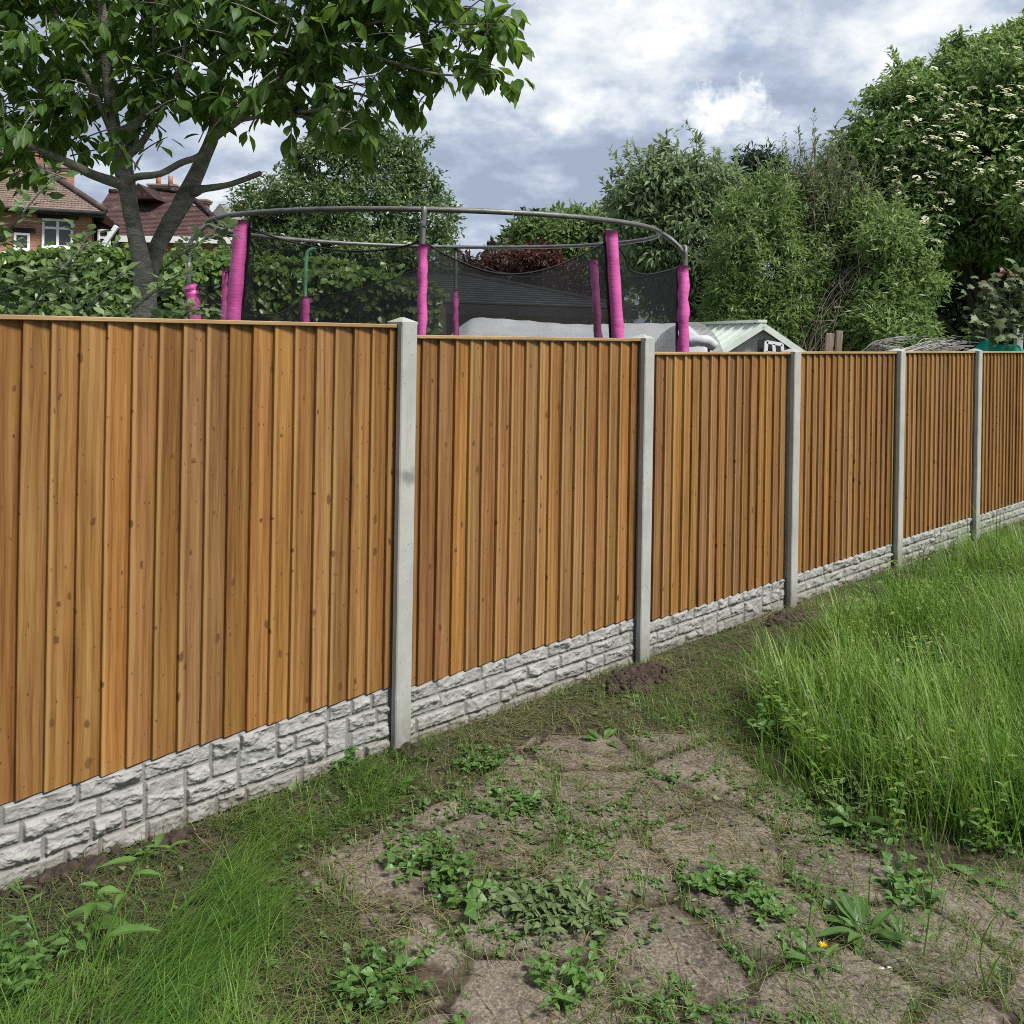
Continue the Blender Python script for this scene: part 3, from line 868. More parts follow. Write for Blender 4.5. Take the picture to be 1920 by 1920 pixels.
# right hand thicket
far_tree('ash_tree', 'pale airy tree with narrow leaves beyond the right corner of the trampoline', [
    blob(1230, 380, 16, 72, 66, .9), blob(1320, 370, 16, 66, 62, .9), blob(1262, 325, 16, 46, 36, .6), blob(1200, 440, 16, 52, 60, .8), blob(1290, 460, 16, 90, 80, 1.0),
    blob(1350, 440, 16, 56, 70, .8), blob(1256, 290, 16, 12, 26, .15), blob(1300, 530, 16, 90, 60, .9)],
    at_ground(1370, 16), 820, 22, .15, L_pale, 22, cr_=.24, aspect=.34, droop=.5, tint_sp=.25, r0=.16, ntips=30, shell=(.4, 1.08), shoots=60, shl=.55)
far_tree('cypress_tree', 'dark conifer top showing between the pale tree and the flowering elder', [
    blob(1400, 330, 20, 24, 44, .4), blob(1432, 325, 20, 26, 42, .4), blob(1385, 380, 20, 40, 50, .5), blob(1440, 380, 20, 45, 50, .6), blob(1470, 340, 20, 14, 30, .3)],
    at_ground(1420, 20), 420, 26, .13, L_conifer, 23, cr_=.20, aspect=.3, ntips=8)
WK = dict(cr_=.20, tint_sp=.27, bark=M_twig, cat='shrub', shell=(.4, 1.1), r0=.06)
far_tree('willow_shrub', 'bright green many-stemmed shrub rising straight behind the pale green shed', [
    blob(1420, 420, 13.8, 62, 62, .7), blob(1440, 510, 13.5, 80, 80, .8), blob(1410, 590, 13.5, 80, 70, .8), blob(1380, 545, 13.6, 50, 60, .6), blob(1455, 600, 13.4, 60, 60, .6), blob(1450, 370, 13.9, 34, 42, .4)],
    at_ground(1430, 13.8), 900, 24, .10, L_willow, 24, aspect=.28, ntips=30, shoots=90, shl=.45, **WK)
far_tree('willow_shrub', 'tall olive-brown shrub with bare upright stems, middle of the thicket', [
    blob(1510, 400, 14.2, 52, 62, .7), blob(1560, 410, 14.4, 60, 66, .7), blob(1530, 500, 14.0, 80, 80, .8), blob(1500, 350, 14.3, 22, 36, .3), blob(1550, 340, 14.4, 18, 34, .3), blob(1530, 590, 13.8, 80, 70, .8), blob(1600, 430, 14.4, 50, 60, .6)],
    at_ground(1530, 14.2), 900, 20, .10, L_olive, 241, aspect=.24, ntips=60, shoots=130, shl=.7, **WK)
far_tree('willow_shrub', 'dense leafy shrub right of the leaning dead branches', [
    blob(1650, 470, 13.4, 66, 66, .8), blob(1690, 540, 13.2, 52, 62, .7), blob(1640, 560, 13.1, 66, 60, .8), blob(1650, 620, 12.9, 72, 50, .8), blob(1600, 620, 13.0, 50, 44, .6), blob(1620, 420, 13.6, 46, 40, .5)],
    at_ground(1650, 13.3), 900, 24, .10, L_willow, 242, aspect=.36, ntips=24, shoots=70, shl=.35, **WK)
EB = [blob(1872, 178, 15, 110, 100, 1.2), blob(1772, 240, 15, 110, 90, 1.2), blob(1708, 205, 15, 58, 60, .7), blob(1912, 122, 15.3, 80, 50, 1.0), blob(1680, 300, 15, 110, 85, 1.1), blob(1800, 320, 14.6, 120, 95, 1.3),
      blob(1930, 280, 14.6, 110, 110, 1.3), blob(1640, 370, 15, 85, 70, .9), blob(1740, 420, 14.6, 90, 60, .9), blob(1690, 470, 14.6, 70, 60, .7), blob(1900, 410, 14, 75, 65, .9), blob(1960, 450, 14, 80, 70, .9),
      blob(1990, 150, 15, 110, 110, 1.2), blob(1620, 290, 15.3, 50, 36, .5), blob(1725, 168, 15.4, 36, 36, .4), blob(1832, 128, 15.4, 40, 34, .4), blob(1598, 330, 15.2, 56, 46, .6), blob(1652, 212, 15.3, 40, 48, .5), blob(1692, 160, 15.5, 22, 30, .3), blob(1810, 104, 15.5, 34, 26, .35), blob(1892, 88, 15.4, 46, 26, .45), blob(1590, 290, 15.4, 26, 22, .3)]
EL = far_tree('elder_tree', 'large elder tree covered in flat cream flower heads at the right edge', EB, at_ground(1840, 16), 3600, 22, .115, L_elder, 25, cr_=.21, aspect=.42, tint_sp=.28, droop=.3, r0=.2, ntips=40, shoots=240, shl=.34)
# flat flower heads of the elder
rng = np.random.default_rng(251); fm = MB(); hb = np.array(at_ground(1840, 16)); cl = EL_CLUMPS[0]
x, y = topx(cl); front = cl[:, 1] < 15.1; near = np.array([np.any(((x - a) ** 2 + (y - b) ** 2 < 26 ** 2) & (cl[:, 1] < d - .22)) for a, b, d in zip(x, y, cl[:, 1])])
ok = np.where(front & ~near & (y > 120) & (y < 520) & (x < 1990) & ((y > 190) | (rng.random(len(cl)) < .3)) & (x + .3 * y > 1730))[0]
for ci in rng.permutation(ok)[:430]:
    c = cl[ci] + np.array([rng.normal(0, .08), -.20, .20]); R = rng.uniform(.035, .075)
    nrm = unit(np.array([0, -.55, .9]) + rng.normal(0, .16, 3)); s = unit(np.cross(nrm, [1, .2, 0])); t2 = np.cross(nrm, s)
    for _ in range(18):
        a = rng.uniform(0, 2 * PI); r = R * math.sqrt(rng.random()); p = c + s * math.cos(a) * r + t2 * math.sin(a) * r + nrm * .02 * (1 - r / R) - hb
        k = R * .26; a2 = rng.uniform(0, PI); e1 = s * math.cos(a2) + t2 * math.sin(a2); e2 = np.cross(nrm, e1)
        fm.add([p + e1 * k, p + e2 * k, p - e1 * k, p - e2 * k], [[0, 1, 2, 3]])
o = fm.build('blossom', M_petal, EL, smooth=False); o['kind'] = 'stuff'
# dark cavity under the elder: its shade put in as near-black leaf colour
far_tree('hollow_shade_bush', 'leafy mass filling the hollow under the elder tree, its shade put into the dark leaf colour', [blob(1800, 560, 17, 120, 110, .9), blob(1900, 570, 17, 120, 110, .9), blob(1720, 590, 16.6, 70, 70, .8), blob(1990, 560, 17, 100, 110, .9), blob(1850, 480, 17.2, 150, 70, .8)],
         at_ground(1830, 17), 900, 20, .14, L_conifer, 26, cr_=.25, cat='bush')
# distant greenery
far_tree('copper_tree', 'dark red-leaved tree far behind the trampoline net', [blob(955, 505, 24, 40, 44, .7), blob(1000, 505, 24, 40, 40, .7), blob(880, 515, 24, 34, 32, .6), blob(1045, 530, 24, 50, 36, .7), blob(868, 488, 24.5, 12, 18, .3)],
         at_ground(960, 24), 260, 24, .15, L_copper, 27, cr_=.24)
far_tree('maple_tree', 'light green broadleaf tree behind the red-leaved tree', [blob(1050, 450, 27, 66, 46, .9), blob(1110, 440, 27, 44, 44, .8), blob(1000, 470, 27, 50, 40, .8), blob(1080, 500, 27, 110, 60, 1.0), blob(1140, 480, 27, 50, 60, .9), blob(1060, 420, 27, 26, 24, .4)],
         at_ground(1070, 27), 650, 24, .2, L_far, 28, cr_=.32)
far_tree('spruce_tree', 'small blue-grey conifer at the left of the light green tree', [blob(985, 430, 29, 24, 26, .4), blob(975, 460, 29, 30, 28, .5), blob(1000, 416, 29, 12, 14, .2), blob(960, 490, 29, 46, 34, .6)],
         at_ground(985, 29), 200, 24, .2, L_conifer, 29, cr_=.25)
rng = np.random.default_rng(31)
tl = MB()
mbx, _ = crown([(x, 46 + 5 * math.sin(x), 2.4, 3.6, 2.0, 2.5 + .6 * math.sin(x * 1.7)) for x in np.arange(-34, 40, 3.0)], 1600, 18, .45, rng, cr_=.8, tint_sp=.2)
tag(mbx.build('distant_hedgerow', L_far, smooth=False), 'low distant hedgerow closing the gardens behind everything', 'hedgerow', kind='stuff')

# sycamore sapling with palmate leaves, right edge
rng = np.random.default_rng(33); ST = thing('sycamore_sapling', 'young sycamore with broad lobed leaves and reddish tips above the turquoise sheet', 'sapling', at_ground(1880, 12.2)); sb = np.array(ST.location)
PALM = np.array([(0, 0), (.25, .05), (.52, .02), (.40, .22), (.62, .42), (.36, .44), (.34, .60), (.14, .62), (0, 1.0), (-.14, .62), (-.34, .60), (-.36, .44), (-.62, .42), (-.40, .22), (-.52, .02), (-.25, .05)])


def palm(mb, p, ax, nr, L, tint, mat=0):
    s = unit(np.cross(ax, nr)); nn = np.cross(s, ax); v = [p + s * a * L + ax * b * L - nn * L * (.18 * b * b + .25 * a * a) for a, b in PALM]
    v.append(p + ax * L * .42); n = len(PALM)
    mb.add(np.array(v), np.array([[i, (i + 1) % n, n] for i in range(n)]), tint, mat=mat)


lm = MB(); red = MB(); stm = MB(); tops_ = []
for (x, y) in [(1850, 545), (1895, 528), (1925, 540), (1840, 590), (1880, 580), (1935, 590), (1850, 620), (1900, 615), (1960, 560)]:
    p = P(x, y, 12.2 + rng.uniform(-.25, .25)); tops_.append(p)
    tube(stm, [np.array(at_ground(1885, 12.25)) - sb, (p * .6 + np.array(at_ground(1885, 12.2)) * .4) - sb + rng.normal(0, .05, 3), p - sb], [.018, .010, .004], 5, 10)
    for k in range(26):
        q = p + rng.normal(0, .13, 3) * [1, 1, .9] - sb; a = rng.uniform(0, 2 * PI)
        ax = unit(np.array([math.cos(a), math.sin(a) - .3, -.35 + rng.normal(0, .2)])); nr = unit(np.array([0, -.5, .8]) + rng.normal(0, .3, 3))
        palm(lm, q, ax, nr, rng.uniform(.09, .17), np.clip(rng.normal(.5, .25), 0, 1))
    if y < 560:
        for k in range(5):
            q = p + np.array([0, 0, .14]) + rng.normal(0, .06, 3) - sb; a = rng.uniform(0, 2 * PI)
            palm(red, q, unit(np.array([math.cos(a), math.sin(a), -.5])), unit(np.array([0, -.5, .8]) + rng.normal(0, .3, 3)), rng.uniform(.06, .11), rng.random())
lm.build('crown', L_maple, ST, smooth=False); red.build('young_leaves', L_mapler, ST, smooth=False); stm.build('trunk', M_bark, ST)

# ------------------------------------------------------------------ cherry tree behind the nearest panel
CT = thing('cherry_tree', 'grey-barked fruit tree with forked trunk and large drooping leaves overhanging the fence', 'tree', P(272, 640, 5.3) * [1, 1, 0] + [0, 0, -.05])
cb = np.array(CT.location); rng = np.random.default_rng(7); tr = MB()


def limb(pts, w, n=18, ns=10):
    """pts: (px, py, depth); w: widths in photo px"""
    q = np.array([P(x, y, d) for x, y, d in pts]) - cb
    r = np.interp(np.linspace(0, 1, len(pts)), np.linspace(0, 1, len(w)), w) * .45 * np.array([d for _, _, d in pts]) / FPX
    tube(tr, q, r, ns, n, wob=.10, rng=rng); return q


base = (cb + 0)
k0 = P(272, 640, 5.3)
tube(tr, [np.array([0, 0, -.1]), np.array([0, 0, .5]), np.array([.01, 0, 1.2]), k0 - cb], [.11, .085, .076, .071], 12, 16, wob=.06, rng=rng)
limb([(272, 660, 5.3), (272, 600, 5.3), (272, 560, 5.3), (266, 500, 5.28), (252, 430, 5.25), (238, 360, 5.22), (222, 290, 5.2), (208, 200, 5.15), (196, 100, 5.1), (188, -40, 5.1), (180, -160, 5.1)], [54, 52, 48, 40, 34, 32, 30, 26, 20, 16, 10], 40)
limb([(268, 560, 5.3), (262, 500, 5.35), (254, 430, 5.38), (246, 350, 5.4), (240, 290, 5.4), (262, 215, 5.4), (284, 120, 5.4), (284, -20, 5.4)], [30, 24, 20, 20, 20, 18, 16, 12], 30)
limb([(276, 570, 5.32), (286, 490, 5.4), (312, 430, 5.42), (345, 375, 5.42), (380, 300, 5.4), (404, 235, 5.36), (402, 150, 5.34), (396, 40, 5.3), (400, -90, 5.3)], [36, 34, 36, 38, 30, 24, 18, 14, 10], 36)
limb([(365, 358, 5.4), (382, 354, 5.3), (430, 346, 5.2), (488, 325, 5.1)], [26, 16, 12, 11], 14)
limb([(236, 348, 5.23), (180, 330, 5.1), (130, 306, 5.0), (70, 280, 4.9), (0, 245, 4.8), (-80, 215, 4.7)], [24, 20, 18, 16, 14, 9], 22)
limb([(234, 347, 5.22), (255, 332, 5.15), (300, 326, 5.12), (340, 305, 5.15), (375, 292, 5.22), (400, 262, 5.2), (450, 225, 5.1), (520, 165, 5.0), (570, 100, 4.9), (590, 30, 4.85), (600, -60, 4.8)], [18, 16, 14, 14, 14, 13, 13, 12, 10, 8, 5], 40)
limb([(226, 304, 5.21), (262, 272, 5.2), (292, 225, 5.15), (316, 180, 5.1), (345, 100, 5.0), (352, 0, 5.0)], [18, 15, 13, 12, 9, 6], 22)
limb([(215, 262, 5.2), (205, 235, 5.15), (170, 160, 5.05), (120, 70, 5.0), (90, -30, 5.0)], [18, 16, 12, 9, 6], 20)
limb([(214, 252, 5.2), (245, 238, 5.12), (275, 205, 5.1), (290, 120, 5.1), (286, 0, 5.1)], [24, 20, 16, 12, 8], 20)
limb([(400, 232, 5.36), (420, 222, 5.3), (440, 205, 5.22), (424, 188, 5.2)], [22, 24, 24, 16], 10)
limb([(520, 165, 5.0), (600, 105, 4.85), (660, 95, 4.75), (740, 118, 4.65), (830, 140, 4.58), (935, 138, 4.5)], [10, 9, 8, 7, 5, 2.5], 26)
limb([(600, 105, 4.85), (680, 50, 4.75), (760, 35, 4.65), (860, 45, 4.55), (960, 44, 4.5)], [8, 7, 6, 4.5, 2], 24)
limb([(450, 225, 5.1), (530, 212, 4.95), (600, 205, 4.85), (665, 175, 4.8), (720, 200, 4.7)], [10, 8, 8, 6, 3], 20)
limb([(530, 212, 4.95), (590, 225, 4.85), (640, 245, 4.8), (690, 262, 4.75)], [7, 6, 4, 2], 14)
limb([(590, 30, 4.85), (680, -20, 4.75), (800, -40, 4.6), (900, 0, 4.55), (935, 20, 4.5)], [7, 6, 5, 3, 2], 18)
twig_tips = []
EVN = [(-60, -140), (760, -140), (960, -30), (985, 60), (960, 190), (870, 200), (790, 215), (770, 240), (690, 240), (690, 285), (600, 285), (590, 235), (500, 240), (470, 260), (420, 240), (390, 250), (340, 230), (330, 300), (260, 270), (190, 330), (120, 390), (0, 400), (-60, 380)]


def cdens(x, y):
    d = np.zeros(len(x))
    for (cx_, cy_, rx, ry, wt) in CD: d = np.maximum(d, wt * (1 - ((x - cx_) / rx) ** 2 - ((y - cy_) / ry) ** 2))
    return d


CD = [(110, 60, 200, 190, 1.0), (330, 20, 240, 170, 1.0), (560, 40, 230, 150, 1.0), (300, 150, 130, 90, .8), (110, 200, 130, 100, .8), (200, -60, 500, 150, 1.0), (640, -60, 320, 150, 1.0), (460, 150, 140, 100, .9), (580, 160, 130, 100, .9),
      (690, 80, 140, 100, .9), (790, 152, 60, 36, .7), (720, 180, 80, 42, .8), (885, 148, 78, 32, .9), (870, 60, 105, 48, .95), (930, 60, 50, 40, .9), (620, 228, 60, 32, .9), (650, 262, 46, 24, .9), (500, 215, 80, 40, .7), (50, 110, 80, 120, .9),
      (20, 310, 70, 50, .42), (100, 290, 90, 45, .45), (290, 250, 50, 46, .6), (260, 300, 40, 30, .35), (40, 370, 70, 40, .22), (140, 350, 60, 36, .22), (400, 275, 50, 40, .35), (430, 150, 60, 70, .9), (0, 200, 80, 120, .8), (-30, 330, 60, 80, .8)]
# short shoots carrying hanging tufts of leaves
pos = []; axs = []; nrs = []; LL = []; tn = []; mk = MB()
nsh = 0
while nsh < 1020:
    x, y = rng.uniform(-70, 935), rng.uniform(-150, 410)
    if cdens(np.array([x]), np.array([y]))[0] < rng.random() * .75 + .03: continue
    nsh += 1
    D = np.interp(x, [-70, 200, 500, 960], [4.95, 5.25, 5.05, 4.55]) + rng.normal(0, .22)
    p0 = P(x, y - 20, D); out = unit(np.array([(x - 350) / 900 + rng.normal(0, .5), rng.normal(-.1, .5), rng.normal(.15, .35)]))
    ln = rng.uniform(.08, .22); p1 = p0 + out * ln
    if rng.random() < .75:
        tube(mk, [p0 - cb - out * .05, (p0 + p1) / 2 - cb + [0, 0, .01], p1 - cb], [.0045, .0035, .002], 4, 4, cap=False, mat=1)
    m = rng.integers(5, 10); u = np.concatenate([rng.random(m - 3), [.9, 1, 1]])
    for uu in u:
        pp = p0 + out * ln * uu; a = rng.uniform(0, 2 * PI); h = np.array([math.cos(a), math.sin(a), 0])
        ax = unit(h * rng.uniform(.35, 1.0) + out * .4 + np.array([0, 0, -rng.uniform(.25, 1.1)]))
        nr = unit(np.array([0, 0, 1.0]) + h * .6 + rng.normal(0, .3, 3))
        pos.append(pp + ax * .02); axs.append(ax); nrs.append(nr); LL.append(rng.uniform(.066, .135)); tn.append(np.clip(rng.normal(.42, .22), 0, 1))
pos = np.array(pos); LL = np.array(LL)
leaves(mk, pos - cb, np.array(axs), np.array(nrs), LL, LL * rng.uniform(.42, .54, len(LL)), rng.uniform(.1, .5, len(LL)), .28,
       [0.03, .52, .88, 1.0, .86, .42, 0.0], 6, np.array(tn), wave=.10)
mk.build('crown', [L_cherry, M_bark], CT)
tr.build('trunk', M_bark, CT)

# apple sprays in front of the hedge
AT = thing('apple_bush', 'leafy apple sprays rising just behind the top rail at far left', 'bush', P(120, 640, 4.75) * [1, 1, 0]); ab = np.array(AT.location)
rng = np.random.default_rng(17); st = MB(); lf = MB(); pos = []; axs = []; nrs = []
sprays = [[(200, 640, 4.7), (250, 580, 4.65), (300, 540, 4.6), (350, 505, 4.6)], [(120, 640, 4.8), (170, 570, 4.75), (230, 510, 4.7)], [(40, 640, 4.7), (70, 560, 4.7), (120, 500, 4.7), (165, 455, 4.7)],
          [(-30, 480, 4.6), (10, 440, 4.6), (50, 390, 4.6), (110, 320, 4.6)], [(-40, 640, 4.8), (10, 580, 4.8), (20, 520, 4.8)], [(280, 640, 4.7), (330, 600, 4.7), (380, 570, 4.7)], [(310, 500, 5.0), (350, 470, 4.9), (400, 440, 4.85), (430, 425, 4.8)],
          [(80, 650, 4.6), (150, 610, 4.55), (210, 590, 4.5)], [(150, 640, 4.9), (130, 540, 4.9), (150, 470, 4.9), (165, 440, 4.9)], [(-20, 560, 4.7), (40, 530, 4.7), (90, 520, 4.7)]]
for sp in sprays:
    q = smooth_path([P(*a) for a in sp], 40)
    tube(st, q[::3] - ab, [.008, .003], 5, cap=False)
    for i in range(6, 40):
        for _ in range(rng.choice([1, 2, 3])):
            a = rng.uniform(0, 2 * PI); h = np.array([math.cos(a), math.sin(a), rng.normal(.15, .4)])
            pos.append(q[i] + unit(h) * rng.uniform(.0, .07)); axs.append(unit(h + (q[i] - q[i - 5]) * 4)); nrs.append(unit(np.array([0, -.25, 1]) + rng.normal(0, .4, 3)))
pos = np.array(pos); LL = rng.uniform(.045, .085, len(pos))
leaves(lf, pos - ab, np.array(axs), np.array(nrs), LL, LL * .55, .25, .2, None, 4, np.clip(rng.normal(.5, .25, len(pos)), 0, 1), wave=.12)
lf.build('foliage', L_apple, AT); st.build('stem', M_bark, AT)

# ------------------------------------------------------------------ ivy hedge
rng = np.random.default_rng(41)
HT = thing('ivy_hedge', 'long clipped hedge of glossy ivy leaves behind the trampoline', 'hedge', P(300, 630, 10.8) * [1, 1, 0])
hb = np.array(HT.location)
hx = np.linspace(P(-140, 630, 10.6)[0], P(828, 630, 10.9)[0], 60)


def hedge_top(x): return 2.1 + np.interp(x, [hx[0], hx[20], hx[40], hx[48], hx[-1]], [.74, .80, .76, .70, .46]) + .08 * (fbm(x, x * 0, 1.5, 3, 4) - .5)


def hedge_y(x): return np.interp(x, [hx[0], hx[-1]], [10.35, 10.7])


# woody core
core = MB(); prof = []
for x in hx:
    t = hedge_top(x) - .10; y = hedge_y(x) + .12
    prof.append([(x, y, 0), (x, y, t - .15), (x, y + .15, t), (x, y + .7, t), (x, y + .9, t - .15), (x, y + .9, 0)])
v = np.array(prof).reshape(-1, 3) - hb
f = [[i * 6 + j, (i + 1) * 6 + j, (i + 1) * 6 + j + 1, i * 6 + j + 1] for i in range(59) for j in range(5)] + [[0, 1, 2, 3, 4, 5], [59 * 6 + j for j in range(5, -1, -1)]]
core.add(v, f); core.build('twig_core', M_darkbark, HT)
N = 19000
x = rng.uniform(hx[0], hx[-1], N); zt = hedge_top(x); face = rng.random(N) < .74
lump = .26 * (fbm(x, np.zeros(N) + rng.random(N) * 3, 2.0, 3, 9) - .5)
zz = np.where(face, zt - (zt - .05) * rng.random(N) ** 1.5, zt + rng.normal(0, .035, N))
yy = np.where(face, hedge_y(x) + .24 * (fbm(x, zz, 2.6, 3, 12) - .5) + rng.uniform(-.07, .10, N), hedge_y(x) + rng.uniform(0, .9, N))
zz = zz + np.where(face, 0, .16 * (fbm(x, yy, 3.0, 2, 15) - .4))
nr = np.where(face[:, None], np.array([0, -1, .55]), np.array([0, -.25, 1.0])) + rng.normal(0, .45, (N, 3))
ax = np.where(face[:, None], np.array([0, -.35, -1.0]), np.array([0, -1, .1])) + rng.normal(0, .55, (N, 3))
LL = rng.uniform(.06, .115, N); lf = MB()
leaves(lf, np.stack([x, yy, zz], -1) - hb, ax, unit(nr), LL, LL * .9, .2, .18, [.3, .95, .85, .5, 0], 4, np.clip(.45 + .5 * (fbm(x, zz, 3.5, 3, 31) - .5) + rng.normal(0, .2, N), 0, 1))
# a few shoots standing above the clipped top
for k in range(70):
    xx = rng.uniform(hx[0], hx[-1]); h = rng.uniform(.05, .22); m = 6
    pp = np.stack([np.full(m, xx) + rng.normal(0, .03, m), np.full(m, hedge_y(xx) + rng.uniform(.1, .6)), hedge_top(xx) + np.linspace(0, h, m)], -1)
    leaves(lf, pp - hb, rdir(rng, m), unit(np.array([0, -.3, 1.]) + rng.normal(0, .4, (m, 3))), .085, .07, .2, .18, [.3, .95, .85, .5, 0], 4, np.clip(rng.normal(.7, .15, m), 0, 1))
lf.build('foliage', L_hedge, HT, smooth=False)

# ------------------------------------------------------------------ trampoline
TC = np.array([-.616, 7.70, 0.0]); TR = 1.785
TT = thing('trampoline', 'round trampoline with bright pink post sleeves and a sagging black safety net', 'trampoline', TC)


def ring_z(a): return 2.932 + .05 * math.sin(a)
def tp(r, a, z): return np.array([r * math.cos(a), r * math.sin(a), z])


aa = np.linspace(0, 2 * PI, 97)
rm = MB(); tube(rm, [tp(TR, a, ring_z(a)) for a in aa], .018, 8, cap=False); rm.build('top_ring', M_galv, TT)
rm = MB(); tube(rm, [tp(TR, a, .88) for a in aa], .024, 8, cap=False); rm.build('base_frame', M_galv, TT)
mb = MB(); n = 64; a = np.linspace(0, 2 * PI, n, endpoint=False)
mb.add(np.concatenate([[[0, 0, .82]], np.stack([1.5 * np.cos(a), 1.5 * np.sin(a), np.full(n, .86)], -1)]), [[0, i + 1, (i + 1) % n + 1] for i in range(n)]); mb.build('jump_mat', M_blacktrim, TT)
mb = MB()
i = np.arange(n); mb.add(np.concatenate([np.stack([r * np.cos(a), r * np.sin(a), np.full(n, z)], -1) for r, z in ((1.5, .87), (1.52, .91), (1.86, .915), (1.88, .88))]),
    np.concatenate([np.stack([k * n + i, k * n + (i + 1) % n, (k + 1) * n + (i + 1) % n, (k + 1) * n + i], -1) for k in range(3)])); mb.build('edge_pad', M_pink, TT)
for k in range(6):
    t = k * PI / 3 + .5; lg = MB(); tube(lg, [tp(TR, t - .12, .87), tp(TR, t - .12, .05), tp(TR, t - .06, .015), tp(TR, t + .06, .015), tp(TR, t + .12, .05), tp(TR, t + .12, .87)], .02, 6); lg.build('leg', M_galv, TT)


def sleeve(pts, r, seed, parent, wr=.12, n=26, cap=True):
    rng = np.random.default_rng(seed); mb = MB(); q = smooth_path(pts, n); ns = 14; vs = []
    ph = rng.uniform(0, 6, 4); ang = np.linspace(0, 2 * PI, ns, endpoint=False)
    for k in range(n):
        t = k / (n - 1)
        rr = r * (1 + wr * (.5 * np.sin(ang * 2 + ph[0] + t * 31) + .6 * np.sin(t * 44 + ph[1] + ang) + .5 * rng.normal(0, .5, ns)))
        vs.append(q[k] + np.stack([np.cos(ang) * rr, np.sin(ang) * rr, .3 * r * np.sin(ang + ph[2]) * wr * np.ones(ns)], -1))
    i = np.arange(n - 1)[:, None] * ns; j = np.arange(ns)[None]; f = np.stack([i + j, i + (j + 1) % ns, i + ns + (j + 1) % ns, i + ns + j], -1).reshape(-1, 4)
    b = mb.n; mb.add(np.concatenate(vs), f); 
    mb.F.append(np.array([list(range(ns))])); mb.M.append(np.array([0])); mb.F.append(np.array([list(range(ns))[::-1]]) + (n - 1) * ns); mb.M.append(np.array([0]))
    return mb.build('foam_sleeve', M_pink, parent)


# uprights: bent steel poles, each with its foam sleeve (pixels give bearing, depth gives distance)
ptop = {}


def pole(key, top, bx, Y, sl, r=.045, pr=.019, bent=True, mat=None, wr=.12, curve_px=None, seed=0, ring_a=None):
    b = P(bx, 650, Y) - TC; b[2] = .8
    po = MB()
    if bent:
        pts = [P(*curve_px[i]) - TC if not isinstance(curve_px[i], np.ndarray) else curve_px[i] for i in range(len(curve_px))] + [b]
        tube(po, pts, pr, 8, 26)
    else: tube(po, [P(top[0], top[1] + 6, Y) - TC, P(sl[2], sl[3], Y) - TC], pr, 8)
    o = po.build('upright_pole', mat or M_galv, TT)
    p0 = P(sl[0], sl[1], Y) - TC; p1 = P(sl[2], sl[3], Y) - TC; d = p1 - p0; p2 = p0 + d * ((.95 - p0[2]) / d[2])
    sleeve([p0, p1, p2], r, seed, TT, wr)
    ptop[key] = (p0, p2)
    return o


pole('NL', (452, 408), 430, 6.35, (453, 414, 437, 602), .050, bent=False, wr=.05, seed=1)
pole('NC', None, 791, 5.86, (793, 458, 791, 628), .029, bent=True, curve_px=[(795, 389, 5.87), (795, 398, 5.86), (793, 425, 5.86), (792, 470, 5.86)], wr=.22, seed=2)
pole('NR', (1146, 430), 1162, 6.35, (1146, 433, 1159, 636), .042, bent=False, wr=.05, seed=3)
pole('R', None, 1281, 7.6, (1281, 498, 1281, 664), .046, bent=True, curve_px=[(1242, 438, 7.65), (1262, 452, 7.6), (1281, 474, 7.6), (1285, 500, 7.6)], wr=.2, seed=4)
pole('FR', (1113, 482), 1122, 9.0, (1113, 486, 1122, 640), .040, bent=False, wr=.14, seed=5)
pole('FC', None, 855, 9.5, (854, 543, 855, 640), .030, bent=True, curve_px=[(857, 462, 9.55), (855, 480, 9.5), (855, 540, 9.5)], wr=.3, seed=6)
o = pole('FL', None, 572, 9.2, (572, 556, 571, 640), .045, bent=True, curve_px=[(591, 465, 9.2), (578, 472, 9.2), (574, 490, 9.2), (572, 560, 9.2)], wr=.1, mat=M_greentube, seed=7)
o['label'] = 'green coated pole'
pole('L', None, 356, 7.7, (357, 532, 366, 602), .052, bent=True, curve_px=[(397, 414, 7.7), (375, 432, 7.7), (357, 455, 7.7), (354, 490, 7.7), (354, 535, 7.7)], wr=.22, seed=8)
pole('LN', (421, 505), 420, 7.0, (422, 506, 419, 602), .020, pr=.010, bent=False, wr=.2, seed=9)
# black edging strips along the big sleeves
for key, sx in (('NL', 1), ('NR', -1), ('R', -1), ('L', 1)):
    p0, p1 = ptop[key]; r = {'NL': .056, 'NR': .047, 'R': .05, 'L': .052}[key]
    e = MB(); off = np.array([sx * r, .01, 0]); tube(e, [p0 + off + [0, 0, -.01], (p0 + p1) / 2 + off, p1 + off], .011, 6, 8); e.build('net_zip', M_blacktrim, TT)
order = ['NL', 'NC', 'NR', 'R', 'FR', 'FC', 'FL', 'L', 'LN', 'NL']
net_top = {'NL': 424, 'NC': 452, 'NR': 445, 'R': 500, 'FR': 490, 'FC': 466, 'FL': 556, 'L': 536, 'LN': 512}
netY = {'NL': 6.35, 'NC': 5.86, 'NR': 6.35, 'R': 7.6, 'FR': 9.0, 'FC': 9.5, 'FL': 9.2, 'L': 7.7, 'LN': 7.0}
netX = {'NL': 458, 'NC': 794, 'NR': 1150, 'R': 1272, 'FR': 1113, 'FC': 855, 'FL': 572, 'L': 368, 'LN': 421}
sag = {('NL', 'NC'): .10, ('NC', 'NR'): .22, ('NR', 'R'): .14, ('R', 'FR'): .12, ('FR', 'FC'): .22, ('FC', 'FL'): .10, ('FL', 'L'): .20, ('L', 'LN'): .03, ('LN', 'NL'): .05}
net = MB(); hem = MB(); hemline = []
